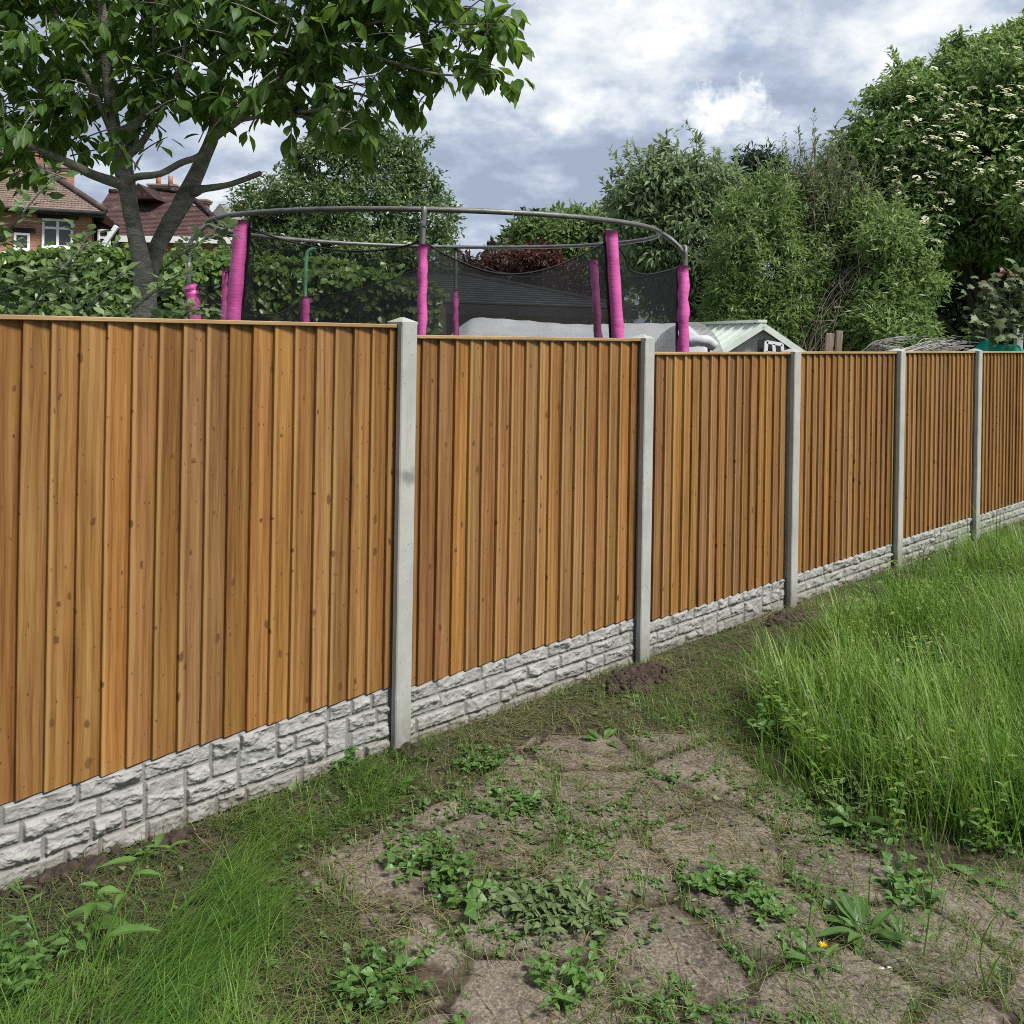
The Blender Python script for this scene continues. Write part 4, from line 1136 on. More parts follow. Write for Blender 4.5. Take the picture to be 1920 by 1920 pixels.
for a_, b_ in zip(order[:-1], order[1:]):
    A = P(netX[a_], net_top[a_], netY[a_]) - TC; B = P(netX[b_], net_top[b_], netY[b_]) - TC
    m, nz = 22, 12; vs = []; uvs = []; s_ = sag[(a_, b_)]; ln = np.linalg.norm((B - A)[:2])
    for i in range(m + 1):
        t = i / m; sg = 4 * t * (1 - t)
        p = A * (1 - t) + B * t; top = p[2] - s_ * sg
        xy = p[:2] * (1 - .05 * sg)
        for j in range(nz + 1):
            w = j / nz; z = top * (1 - w) + .9 * w
            k = 1 + .016 * math.sin(9 * t * ln + 3 * w) * sg + .02 * math.sin(5 * w + 7 * t) * sg
            vs.append((xy[0] * k, xy[1] * k, z)); uvs.append((t * ln + len(a_), z))
        hemline.append(vs[-(nz + 1)])
    i = np.arange(m)[:, None] * (nz + 1); j = np.arange(nz)[None]
    net.add(vs, np.stack([i + j, i + nz + 1 + j, i + nz + 2 + j, i + j + 1], -1).reshape(-1, 4), .5, uvs)
net.build('safety_net', M_net, TT)
tube(hem, hemline, .006, 5, cap=False); hem.build('net_hem', M_blacktrim, TT)

# ------------------------------------------------------------------ white polytunnel, shed, clutter beyond the fence
PTN = thing('polytunnel', 'low garden tunnel under a white cloth cover behind the trampoline', 'polytunnel', P(1080, 640, 10.6) * [1, 1, 0]); pb = np.array(PTN.location)
rng = np.random.default_rng(61)
xs = np.linspace(P(822, 630, 10.5)[0], P(1330, 630, 10.5)[0], 70); mb = MB(); vs = []; na = 22
for i, x in enumerate(xs):
    t = i / 69; e = min(1, (t / .12)) ** .5 if t < .12 else (1 - max(0, (t - .90) / .10) ** 2.4 * .55)
    top = (2.285 - .03 * t + .02 * math.sin(t * 9)) * (.80 + .20 * e)
    for j in range(na):
        th = PI * j / (na - 1); r = .85
        rip = .004 * math.sin(x * 23 + 3 * math.sin(th * 3)) + .016 * (fbm(np.array([x]), np.array([th * 1.3]), 3.0, 3, 6)[0] - .5)
        z = top * (abs(math.sin(th)) ** .55) + rip
        vs.append((x, 10.75 - math.cos(th) * (r + rip), max(z, 0)))
i = np.arange(69)[:, None] * na; j = np.arange(na - 1)[None]
mb.add(np.array(vs) - pb, np.stack([i + j, i + na + j, i + na + j + 1, i + j + 1], -1).reshape(-1, 4)); mb.build('cloth_cover', M_fleece, PTN)
# clear dome end with rolled flap
de = MB(); vs = []; R0 = .42; c0 = P(1293, 684, 9.7)
for u in np.linspace(0, 1, 12):
    for w in np.linspace(-.15, 1.15, 16):
        th = w * PI; x = math.cos(th) * R0 * .80; z = math.sin(th) * R0 * 1.05
        vs.append((c0[0] + x * (1 - .10 * u), 9.6 + u * .9, c0[2] + z * (1 - .12 * u * u)))
i = np.arange(11)[:, None] * 16; j = np.arange(15)[None]
de.add(np.array(vs) - pb, np.stack([i + j, i + 16 + j, i + 17 + j, i + j + 1], -1).reshape(-1, 4)); de.build('clear_end', M_film, PTN)
ro = MB(); tube(ro, [P(1292, 641, 9.55) - pb, P(1312, 639, 9.5) - pb, P(1328, 641, 9.5) - pb, P(1341, 651, 9.5) - pb], [.055, .058, .062, .05], 10, 12, wob=.12, rng=rng); ro.build('rolled_flap', noisy('grey_white_cloth', (.36, .37, .37), (.48, .49, .49), 5.0, .6, .4, .01), PTN)
po = MB(); tube(po, [P(1329, 650, 9.5) - pb, P(1329, 690, 9.5) - pb], .014, 6); po.build('hoop_pole', M_galv, PTN)

SH = thing('garden_shed', 'pale green metal shed with a ribbed low gable roof', 'shed', P(1428, 640, 10.2) * [1, 1, 0]); hb = np.array(SH.location)
ap = P(1430, 609, 10.2); HW = .72; EZ = ap[2] - .46; back = P(1288, 602, 13.0) - ap; back[2] = 0
gd = unit(np.array([back[1], -back[0], 0.0]))
gl, gr_ = ap - gd * HW, ap + gd * HW; gl[2] = gr_[2] = EZ
if gl[0] > gr_[0]: gl, gr_ = gr_, gl
ins = unit(back) * .10
wl = MB()
def q3(*p): return [np.array(a) - hb for a in p]
f0 = lambda p, z: np.array([p[0], p[1], z])
prism(wl, q3(f0(gl * .94 + gr_ * .06, 0), f0(gr_ * .94 + gl * .06, 0), gr_ * .94 + gl * .06 - [0, 0, .0], ap - [0, 0, .03], gl * .94 + gr_ * .06), back * .97, .5)
wl.V = [v + ins for v in wl.V]; wl.build('wall', M_greypaint, SH, smooth=False)
for sgn, g0 in ((-1, gl), (1, gr_)):
    rf = MB(); prism(rf, q3(ap + [0, 0, .012], g0 + (g0 - ap) * .05 + [0, 0, .012], g0 + (g0 - ap) * .05 - [0, 0, .02], ap - [0, 0, .02]), back)
    for k in range(9):
        o_ = back * (k + .2) / 9.2
        bar(rf, ap + o_ + [0, 0, .02] - hb, g0 + (g0 - ap) * .05 + o_ + [0, 0, .02] - hb, .035, .028)
    rf.build('roof', M_shedroof, SH, smooth=False)
    bb = MB(); nrm = unit(np.cross(g0 - ap, back)); bar(bb, ap - hb - unit(back) * .012 + [0, 0, -.012], g0 + (g0 - ap) * .07 - hb - unit(back) * .012 + [0, 0, -.012], .03, .065); bb.build('barge_board', M_shedroof, SH, smooth=False)
bb = MB(); bar(bb, ap + [0, 0, .04] - hb, ap + back + [0, 0, .04] - hb, .10, .03); bb.build('ridge_cap', M_shedroof, SH, smooth=False)

DR = thing('old_window', 'salvaged black and white window frame leaning against the shed gable', 'old window', P(1446, 720, 9.9)); db = np.array(DR.location)
def quad_bar(mb, a, b, w, Y=9.85, h=.03): bar(mb, P(*a, Y) - db, P(*b, Y) - db, h, w)
bk = MB(); prism(bk, [P(x, y, 9.9) - db for x, y in ((1421, 720), (1421, 637), (1432, 634), (1466, 642), (1473, 660), (1478, 720))], np.array([0, .025, 0])); bk.build('backing_board', M_black, DR, smooth=False)
fr = MB()
for a, b, w in (((1431, 720), (1437, 640), .035), ((1437, 641), (1466, 646), .035), ((1466, 646), (1474, 720), .03), ((1436, 661), (1470, 663), .028), ((1450, 645), (1458, 720), .03), ((1433, 690), (1472, 690), .03)): quad_bar(fr, a, b, w)
fr.build('frame', M_white, DR, smooth=False)

for k, (pts, w) in enumerate(([(1551, 720), (1553, 640), (1566, 624)], ) * 1 and [([(1546, 726), (1557, 625)], .095), ([(1568, 726), (1574, 620)], .075)]):
    rng = np.random.default_rng(70 + k); pk = MB(); a = P(*pts[0], 11.6 + .1 * k); b = P(*pts[1], 11.6 + .1 * k); bar(pk, a - a, b - a, .045, w, bev=.006)
    tag(pk.build('timber_plank', M_oldwood, smooth=False, loc=a), ['broad reddish old plank standing upright before the thicket', 'narrow grey old plank standing right beside the broad one'][k], 'plank', 'old planks standing behind the fence')

# leaning bundle of dead branches, brush pile
rng = np.random.default_rng(73)
DB = thing('dead_branches', 'bundle of bare dead branches leaning in the green thicket', 'dead branches', P(1520, 700, 12.2)); b0 = np.array(DB.location); mb = MB()
for k in range(70):
    x0 = rng.uniform(1490, 1580); a = P(x0, 690, 12.75 + rng.uniform(-.2, .2)); u = rng.random()
    e = P(x0 + rng.normal(60, 42) + 25, 640 - rng.uniform(30, 165), 12.75 + rng.uniform(-.3, .3)); mid = (a + e) / 2 + rng.normal(0, .10, 3)
    tube(mb, [a - b0, mid - b0, e - b0], [rng.uniform(.004, .011), .004, .0015], 4, 9, cap=False)
    for _ in range(2):
        s = mid + (e - mid) * rng.random(); tube(mb, [s - b0, s + rng.normal(0, .11, 3) - b0, s + rng.normal(0, .2, 3) + [.1, 0, .05] - b0], [.003, .0022, .001], 3, 5, cap=False)
mb.build('branch_tangle', M_twig, DB)
BP = thing('brush_pile', 'heap of cut grey branches beside the turquoise sheet', 'brush pile', P(1760, 700, 11.4)); b0 = np.array(BP.location); mb = MB()
for k in range(80):
    a = P(rng.uniform(1670, 1720), rng.uniform(655, 720), 11.4 + rng.uniform(-.3, .3)); e = P(rng.uniform(1740, 1840), rng.uniform(640, 680) if k % 3 else rng.uniform(630, 655), 11.4 + rng.uniform(-.3, .3)); mid = (a + e) / 2 + [0, 0, rng.uniform(0, .10)]
    tube(mb, [a - b0, mid - b0, e - b0], [.009, .006, .002], 4, 9, cap=False)
for k in range(40):
    a = P(rng.uniform(1600, 1640), 668, 11.5); e = P(rng.uniform(1660, 1720), rng.uniform(630, 670), 11.4 + rng.uniform(-.2, .2)); tube(mb, [a - b0, (a + e) / 2 + [0, 0, .09] - b0, e - b0], [.007, .005, .002], 4, 9, cap=False)
mb.build('branch_heap', M_greytwig, BP)

# turquoise sheet
SHT = MB(); rng = np.random.default_rng(79); nx_, ny_ = 46, 16; vs = []; s0 = P(1880, 660, 12.1)
for i in range(nx_):
    u = i / (nx_ - 1); px = 1828 + u * 112
    topy = np.interp(px, [1828, 1852, 1866, 1880, 1920, 2010], [655, 632, 640, 645, 652, 650])
    for j in range(ny_):
        w = j / (ny_ - 1); p = P(px, topy + w * 60, 12.15 - .25 * w)
        p[1] += .05 * math.sin(px * .22 + 2 * w) ; p[2] += .02 * math.sin(px * .11) * (1 - w)
        vs.append(p - s0)
i = np.arange(nx_ - 1)[:, None] * ny_; j = np.arange(ny_ - 1)[None]
SHT.add(vs, np.stack([i + j, i + j + 1, i + ny_ + j + 1, i + ny_ + j], -1).reshape(-1, 4))
o = SHT.build('net_sheet', M_sheet, loc=s0); tag(o, 'turquoise netting sheet draped low below the young sycamore', 'netting')
sd = o.modifiers.new('thickness', 'SOLIDIFY'); sd.thickness = .006
pp = MB(); v, f = box_data((0, 0, 0), (.09, .09, 1.3), .008); pp.add(v, f)
tag(pp.build('white_post', M_white, smooth=False, loc=P(1908, 700, 12.5)), 'white painted post end above the turquoise sheet', 'post')

# ------------------------------------------------------------------ felt-roofed outbuilding
OB = thing('outbuilding', 'low garage with dark shingled hipped roof seen through the trampoline net', 'outbuilding', P(950, 640, 13) * [1, 1, 0]); ob = np.array(OB.location)
A = P(640, 471, 14.0); Bc = P(1196, 580, 13.4); Cc = P(702, 562, 11.6); Cc[2] = Bc[2] = (Bc[2] + Cc[2]) / 2
Dk = Bc + (A - Cc) * 1.2; Dk[2] = Bc[2]; Ek = np.array([A[0] - .3, A[1] + 3.0, Bc[2]])
rf = MB()
def plane_courses(mb, p0, p1, q0, q1, n, lip=.018, tint=.5):
    """eave p0-p1 up to ridge q0-q1 in n lapped courses"""
    p0, p1, q0, q1 = map(lambda a: np.array(a, float), (p0, p1, q0, q1)); nrm = unit(np.cross(p1 - p0, (q0 + q1) / 2 - (p0 + p1) / 2))
    if nrm[2] < 0: nrm = -nrm
    le = np.linalg.norm(p1 - p0); sl_ = np.linalg.norm((q0 + q1) / 2 - (p0 + p1) / 2); d = unit(p1 - p0)
    for k in range(n):
        a, b = k / n, (k + 1) / n
        l0 = p0 + (q0 - p0) * a + nrm * lip; r0 = p1 + (q1 - p1) * a + nrm * lip; l1 = p0 + (q0 - p0) * b; r1 = p1 + (q1 - p1) * b
        dn = [l0 - nrm * lip, r0 - nrm * lip]
        v = [l0, r0, r1, l1, dn[0], dn[1]]
        uv = [((x - p0).dot(d), (a if i in (0, 1, 4, 5) else b) * sl_) for i, x in enumerate(v)]
        mb.add(v, [[0, 1, 2, 3], [4, 5, 1, 0]], tint, uv)
sh = lambda p: np.asarray(p) - ob
plane_courses(rf, sh(Cc), sh(Bc), sh(A), sh(A + (Bc - A) * .02), 22, .022)
rf.add([sh(A), sh(Bc), sh(Dk)], [[0, 1, 2]]); rf.add([sh(A), sh(Dk), sh(Ek)], [[0, 1, 2]])
rf.build('roof', M_felt, OB, smooth=False)
rt = MB(); bar(rt, sh(A + [0, 0, .03]), sh(Bc + [0, 0, .03]), .12, .04); rt.build('hip_capping', M_felt, OB, smooth=False)
wl = MB(); i1 = unit(Bc - Cc); inn = np.array([-i1[1], i1[0], 0]) * .35
prism(wl, [sh(p) for p in (f0(Cc, 0) + inn, f0(Bc, 0) + inn, Bc + inn - [0, 0, .06], Cc + inn - [0, 0, .06])], unit(inn) * 3.0); wl.build('wall', M_render_wall, OB, smooth=False)
ga = MB(); prism(ga, [sh(p) for p in (f0(Cc, 0) + [.02, .1, 0], Cc + [.02, .1, -.02], A + [0, 0, -.05], f0(A, 0))], np.array([.06, .06, 0])); ga.build('gable_wall', noisy('pale_render', (.36, .34, .30), (.46, .44, .40), 3.0), OB, smooth=False)
vb = MB(); bar(vb, sh(Cc + [0, 0, .0]), sh(A + [0, 0, .0]), .05, .12); vb.build('verge_board', noisy('pale_trim', (.38, .38, .35), (.48, .47, .44), 3.0), OB, smooth=False)
fb = MB(); bar(fb, sh(Cc + [0, -.02, -.08]), sh(Bc + [0, -.02, -.08]), .03, .13); fb.build('fascia', M_black, OB, smooth=False)
pt = MB(); bar(pt, sh(P(873, 590, 12.1)), sh(P(873, 700, 12.1)), .10, .10); pt.build('porch_post', M_black, OB, smooth=False)

# ------------------------------------------------------------------ houses
def wall_uv(mb, p0, p1, z0, z1, depth, tint=.5):
    p0 = np.array(p0, float); p1 = np.array(p1, float); d = unit(p1 - p0); back = np.array([-d[1], d[0], 0]) * depth; L = np.linalg.norm(p1 - p0)
    c = [p0, p1, p1 + back, p0 + back]; s = [0, L, L + depth, 2 * L + depth, 2 * L + 2 * depth]
    for i in range(4):
        a, b = c[i], c[(i + 1) % 4]
        mb.add([f0(a, z0), f0(b, z0), f0(b, z1), f0(a, z1)], [[0, 1, 2, 3]], tint, [(s[i], z0), (s[i + 1], z0), (s[i + 1], z1), (s[i], z1)])


def window(parent, org, a, b, Y, lights, top_frac=.32, on=None, ang=0.0):
    """white casement, a / b = top-left and bottom-right pixels; on = function giving the wall point behind a pixel"""
    p = on(*a) if on else P(a[0], a[1], Y); q = on(*b) if on else P(b[0], b[1], Y); w = float(np.hypot(q[0] - p[0], q[1] - p[1])); h = p[2] - q[2]; o3 = np.array([p[0], p[1], q[2]])
    Rm = np.array([[math.cos(ang), -math.sin(ang), 0], [math.sin(ang), math.cos(ang), 0], [0, 0, 1]])
    fr = MB()
    def pl(v): return np.asarray(v) @ Rm.T + o3 - org
    def bx(x0, x1, z0, z1, y0=-.05, y1=.05): v, f = box_data(((x0 + x1) / 2, (y0 + y1) / 2, (z0 + z1) / 2), (x1 - x0, y1 - y0, z1 - z0), .006); fr.add(pl(v), f)
    t = .065
    bx(0, w, 0, t); bx(0, w, h - t, h); bx(0, t, t, h - t); bx(w - t, w, t, h - t)
    for k in range(1, lights): bx(w * k / lights - t * .55, w * k / lights + t * .55, t, h - t, -.045, .045)
    if top_frac:
        for k in range(lights): bx(w * k / lights + t * .6, w * (k + 1) / lights - t * .6, h * (1 - top_frac) - t * .5, h * (1 - top_frac) + t * .5, -.043, .043)
    wd = fr.build('window', M_white, parent, smooth=False)
    gl_ = MB(); gl_.add(pl([(t, -.015, t), (w - t, -.015, t), (w - t, -.015, h - t), (t, -.015, h - t)]), [[0, 1, 2, 3]]); gl_.build('pane', M_glass, wd, smooth=False)
    si = MB(); v, f = box_data((w / 2, -.06, -.035), (w + .1, .16, .06), .01); si.add(pl(v), f); si.build('sill', M_white, wd, smooth=False)
    hd = MB(); v, f = box_data((w / 2, -.01, h + .07), (w + .24, .08, .13), .004); hd.add(pl(v), f); hd.build('lintel', M_tile_dark, wd, smooth=False)


def chimney(parent, org, px, py, Y, w, h, mat, pots=2):
    c = P(px, py, Y); mb = MB(); W_ = w; 
    wall_uv(mb, c - [W_ / 2, 0, 0] - org, c + [W_ / 2, 0, 0] - org, c[2] - h - org[2], c[2] - org[2], .5)
    o = mb.build('chimney', mat, parent, smooth=False)
    cp_ = MB()
    for k, (e, z) in enumerate(((.06, -.10), (.10, -.02))):
        v, f = box_data(c + [0, .25, z] - org, (W_ + 2 * e, .5 + 2 * e, .08), .01); cp_.add(v, f)
    cp_.build('chimney_cap', mat, o, smooth=False)
    for k in range(pots):
        pm = MB(); x = (k + .5) / pots * W_ - W_ / 2
        tube(pm, [c + [x, .25, .0] - org, c + [x, .25, .2] - org, c + [x, .25, .36] - org], [.11, .09, .105], 10); pm.build('chimney_pot', M_pot, o)


H1 = thing('brick_house', 'red brick house with weathered brown tiled hip roof, behind the forked tree', 'house', P(60, 640, 26) * [1, 1, 0]); o1 = np.array(H1.location)
HD = unit(np.array([.925, .38, 0])); HB = np.array([-HD[1], HD[0], 0]); HA = math.atan2(HD[1], HD[0])
wR = P(172, 400, 26) * [1, 1, 0]; wL = wR - HD * 8.5; ez = P(172, 399, 26)[2]


def onwall(px, py, d=-.01):
    r = P(px, py, 1.0) - [0, 0, CAMH]; k = (wR + HB * d).dot(HB) / r.dot(HB); return r * k + [0, 0, CAMH]


wl = MB(); wall_uv(wl, wL - o1, wR - o1, 0, ez, 7.0); wl.build('wall', M_brick, H1, smooth=False)
e1 = wR + HD * .35 - HB * .4; e1[2] = ez; e0 = wL - HB * .4; e0[2] = ez; r1 = P(-6, 264, 29.0); r0 = r1 - HD * 6
rf = MB(); plane_courses(rf, e0 - o1, e1 - o1, r0 - o1, r1 - o1, 34, .014)
e2 = e1 + HB * 7.8
plane_courses(rf, e1 - o1, e2 - o1, r1 - o1, r1 + HB * .1 - o1, 34, .014); rf.build('roof', M_tile_brown, H1, smooth=False)
hp = MB(); tube(hp, smooth_path([e1 + [0, 0, .04] - o1, r1 + [0, 0, .06] - o1], 30), .09, 6); tube(hp, smooth_path([r0 + [0, 0, .06] - o1, r1 + [0, 0, .06] - o1], 20), .09, 6); hp.build('ridge_tiles', M_tile_brown, H1)
gt = MB(); tube(gt, [e0 - HB * .05 - [0, 0, .05] - o1, e1 - HB * .05 - [0, 0, .05] - o1], .06, 6); gt.build('gutter', M_black, H1)
sf = MB(); bar(sf, e0 + HB * .2 - [0, 0, .1] - o1, e1 + HB * .2 - [0, 0, .1] - o1, .38, .04); sf.build('soffit', M_black, H1, smooth=False)
window(H1, o1, (79, 409), (137, 466), 0, 2, .32, onwall, HA)
window(H1, o1, (26, 436), (56, 470), 0, 1, 0, onwall, HA)
chimney(H1, o1, 106, 312, 28.4, .62, 1.9, M_brick, 0)
chimney(H1, o1, 88, 268, 30, .8, 1.2, M_brick, 2)
# covered side porch with its sloping barge board
pr = MB(); prism(pr, [P(178, 398, 26.4) - o1, P(186, 394, 26.4) - o1, P(224, 424, 26.4) - o1, P(222, 432, 26.4) - o1, P(176, 410, 26.4) - o1], HB * 1.6); pr.build('porch_roof', M_tile_dark, H1, smooth=False)
pw = MB(); prism(pw, [P(176, 500, 26.6) - o1, P(222, 500, 26.6) - o1, P(222, 430, 26.6) - o1, P(176, 405, 26.6) - o1], HB * .2); pw.build('porch_shade_wall', M_black, H1, smooth=False)  # black colour stands in for the shade inside the recess
window(H1, o1, (184, 430), (206, 470), 26.5, 1, .4)
dp = MB(); bar(dp, P(187, 470, 25.7) - o1, P(219, 424, 25.7) - o1, .10, .12); dp.build('downpipe', M_white, H1, smooth=False)

H2 = thing('tiled_house', 'long brick house with dark red lichen-spotted tile roof and white eaves board', 'house', P(300, 640, 33) * [1, 1, 0]); o2 = np.array(H2.location)
e0 = P(150, 440, 33); e1 = P(436, 441, 33); ez = e0[2]; e1[2] = ez
wl = MB(); wall_uv(wl, f0(e0 + [.3, .3, 0], 0) - o2, f0(e1 + [-.3, .3, 0], 0) - o2, 0, ez, 6.5); wl.build('wall', M_brick_b, H2, smooth=False)
r0 = P(205, 361, 36.4); r1 = P(338, 362, 36.4); r1[2] = r0[2]
rf = MB(); plane_courses(rf, e0 - o2, e1 - o2, r0 - o2, r1 - o2, 34, .016)
plane_courses(rf, e1 - o2, e1 + [0, 6.9, 0] - o2, r1 - o2, r1 + [0, .1, 0] - o2, 13, .04)
plane_courses(rf, e0 + [0, 6.9, 0] - o2, e0 - o2, r0 + [0, .1, 0] - o2, r0 - o2, 13, .04); rf.build('roof', M_tile_dark, H2, smooth=False)
g2 = MB(); ga_, gb_, gc_ = P(236, 372, 34.5) - o2, P(258, 343, 34.5) - o2, P(290, 372, 34.5) - o2
prism(g2, [ga_, gc_, gb_], np.array([0, 2.5, 0])); g2.build('cross_gable', M_tile_dark, H2, smooth=False)
hp = MB(); tube(hp, smooth_path([r0 + [0, 0, .05] - o2, r1 + [0, 0, .05] - o2, e1 + [0, 0, .05] - o2], 40), .10, 6); hp.build('ridge_tiles', M_tile_dark, H2)
fa = MB(); v, f = box_data((e0 + e1) / 2 + [0, -.02, -.12] - o2, (e1[0] - e0[0], .06, .22)); fa.add(v, f); fa.build('fascia', M_white, H2, smooth=False)
chimney(H2, o2, 304, 346, 36.6, .95, 1.4, M_brick_b, 2)
chimney(H2, o2, 376, 374, 36.6, .4, 1.0, M_brick_b, 0)
am = MB(); tube(am, [P(317, 352, 36.5) - o2, P(317, 325, 36.5) - o2], .02, 5); am.build('aerial_mast', M_galv, H2)

H3 = thing('grey_house', 'distant grey-roofed gable house right of the red tiled roof', 'house', P(412, 640, 46) * [1, 1, 0]); o3 = np.array(H3.location)
a3, l3, r3 = P(412, 381, 46), P(378, 425, 46), P(446, 425, 46); rf = MB()
prism(rf, [l3 - o3, r3 - o3, a3 - o3], np.array([0, 6, 0])); rf.build('roof', M_slate, H3, smooth=False)
wl = MB(); wall_uv(wl, f0(l3, 0) + [.1, .1, 0] - o3, f0(r3, 0) + [-.1, .1, 0] - o3, 0, l3[2], 5.8); wl.build('wall', M_brick_b, H3, smooth=False)
H4 = thing('far_house', 'far house of which only a stone chimney with two pots shows', 'house', P(456, 640, 55) * [1, 1, 0]); o4 = np.array(H4.location)
rf = MB(); prism(rf, [P(425, 425, 55) - o4, P(500, 425, 55) - o4, P(500, 402, 55) - o4, P(440, 402, 55) - o4], np.array([0, 5, 0])); rf.build('roof', M_slate, H4, smooth=False)
wl = MB(); q0 = P(428, 425, 55); q1 = P(498, 425, 55); wall_uv(wl, f0(q0, 0) + [0, .2, 0] - o4, f0(q1, 0) + [0, .2, 0] - o4, 0, q0[2], 4.6); wl.build('wall', M_brick_b, H4, smooth=False)
chimney(H4, o4, 454, 391, 56, .66, 1.6, M_slate, 2)
am = MB(); tube(am, [P(466, 400, 55.5) - o4, P(466, 372, 55.5) - o4], .02, 5); tube(am, [P(462, 375, 55.5) - o4, P(471, 375, 55.5) - o4], .015, 5); am.build('aerial_mast', M_galv, H4)
#@@PART3

# ------------------------------------------------------------------ ground cover
def scatter(dens, fn, x0=-2.4, x1=7.5, y0=2.6, y1=12.5, seed=0, pxmax=2150):
    r = np.random.default_rng(seed); n = int(dens * (x1 - x0) * (y1 - y0))
    x = r.uniform(x0, x1, n); y = r.uniform(y0, y1, n)
    fd = fence_dist(x, y); px, py = topx(np.stack([x, y, np.zeros(n)], -1))
    w = fn(x, y, px, py, fd); ok = (r.random(n) < w) & (fd > .05) & (px > -160) & (px < pxmax) & (py < 2100)
    x, y = x[ok], y[ok]
    return np.stack([x, y, ground_z(x, y)], -1), r


TALL = [(1545, 1262), (1590, 1200), (1690, 1140), (1810, 1085), (1960, 1035), (2500, 950), (2700, 1300), (2300, 1660), (1930, 1580), (1790, 1560), (1640, 1500), (1540, 1465), (1470, 1425), (1450, 1360)]
LUSH = [(-200, 2200), (-200, 1790), (120, 1785), (250, 1770), (330, 1700), (400, 1630), (470, 1640), (520, 1740), (640, 1810), (760, 1900), (760, 2200)]
MOUND = [(400, 1560), (450, 1500), (560, 1430), (700, 1385), (800, 1400), (800, 1470), (700, 1520), (600, 1580), (480, 1600)]
FRINGE = [(1180, 1320), (1300, 1260), (1460, 1190), (1600, 1140), (1800, 1050), (1960, 1000), (1960, 1100), (1500, 1280), (1430, 1430), (1560, 1480), (1640, 1560), (1500, 1540), (1400, 1480), (1300, 1400)]
CORNER = [(1560, 1480), (1800, 1560), (1930, 1600), (1930, 1680), (1820, 1660), (1640, 1600), (1520, 1540)]
BASE2 = [(700, 2100), (760, 1860), (900, 1840), (1050, 1880), (1250, 1850), (1500, 1850), (1640, 1930), (1700, 2100)]


def f_clip(x, y, px, py, fd):
    n = fbm(x, y, 2.6, 4, 61)
    strip = np.clip(1.25 - fd / 1.15, 0, 1) * np.clip((n - .25) / .25, .15, 1)
    left = inpoly(px, py, [(-200, 2200), (-200, 1650), (330, 1560), (560, 1560), (760, 1700), (800, 2200)]) * np.clip((n - .12) / .2, .35, 1)
    sl_ = inpoly(px, py, SLAB_PX) * np.clip((n - .46) / .12, .05, .6)
    fr = inpoly(px, py, FRINGE) * .75
    return np.maximum.reduce([strip * (~inpoly(px, py, SLAB_PX) * .75 + .25), left * 1.0, sl_, fr])


pos, r = scatter(3300, f_clip, seed=101); n = len(pos); cm = MB()
pos[:, 2] += r.uniform(.002, .028, n) ** 1.0
px, py = topx(pos)
ti = np.clip(.36 + .9 * (fbm(pos[:, 0], pos[:, 1], 1.7, 3, 71) - .5) + r.normal(0, .2, n), 0, 1)
ti = np.where(inpoly(px, py, SLAB_PX), np.clip(ti + .3, 0, 1), ti)
blades(cm, pos, r.uniform(0, 2 * PI, n), r.uniform(1.15, 1.5, n), r.uniform(1.5, 1.95, n), r.uniform(.05, .17, n), r.uniform(.0018, .0042, n), 3, ti)
# bleached straws lying across the slabs
pos, r = scatter(75, lambda x, y, px, py, fd: (inpoly(px, py, SLAB_PX) | (fd < 1.4)) * .8, y1=7, seed=103); n = len(pos); pos[:, 2] += .016
blades(cm, pos, r.uniform(0, 2 * PI, n), r.uniform(1.4, 1.55, n), r.uniform(1.5, 1.75, n), r.uniform(.12, .34, n), r.uniform(.0014, .0026, n), 4, r.uniform(.75, 1, n))
o = cm.build('grass_clippings', M_clip, smooth=False); tag(o, 'wilted cut grass strewn along the fence foot and over the paving', 'grass clippings', kind='stuff')


def f_short(x, y, px, py, fd):
    n = fbm(x, y, 3.1, 4, 81); e = slab_edge(x, y); ins = inpoly(px, py, SLAB_PX)
    joint = ins * (e < .030) * np.clip((n - .36) / .1, 0, .9)
    ins2 = ins * np.clip((n - .60) / .06, 0, .7)
    strip = (fd < 1.3) * (~ins) * np.clip((n - .44) / .15, 0, .25)
    return np.maximum.reduce([joint, ins2, strip, inpoly(px, py, FRINGE) * .7, inpoly(px, py, CORNER) * .8, inpoly(px, py, LUSH) * .45, inpoly(px, py, MOUND) * .6, inpoly(px, py, BASE2) * np.clip((n - .42) / .1, 0, .8)])


gsm = MB()
pos, r = scatter(2600, f_short, seed=105); n = len(pos)
blades(gsm, pos, r.uniform(0, 2 * PI, n), r.uniform(0, .5, n), r.uniform(.4, 1.7, n), r.uniform(.025, .11, n), r.uniform(.0022, .005, n), 3, np.clip(r.normal(.42, .22, n), 0, 1))
# lush corner, combed down towards the fence
pos, r = scatter(5200, lambda x, y, px, py, fd: inpoly(px + 60 * (fbm(x, y, 4, 3, 1) - .5), py + 60 * (fbm(x, y, 4, 3, 2) - .5), LUSH) * np.clip((fbm(x, y, 3.2, 4, 83) - .36) / .16, .06, .9), seed=107, x1=.2, y1=4.6); px, py = topx(pos); kp = ~(inpoly(px, py, [(120, 2000), (230, 1840), (320, 1725), (380, 1640), (425, 1640), (455, 1710), (420, 1830), (330, 1960), (280, 2050)]) & (r.random(len(pos)) < .35)); pos = pos[kp]; n = len(pos)
px, py = topx(pos); sw = inpoly(px, py, [(120, 2000), (230, 1840), (320, 1725), (380, 1640), (425, 1640), (455, 1710), (420, 1830), (330, 1960), (280, 2050)])
hd = np.where(sw, .78 + r.normal(0, .42, n) + 1.2 * (fbm(pos[:, 0], pos[:, 1], 3, 2, 7) - .5), r.normal(.6, 1.3, n))
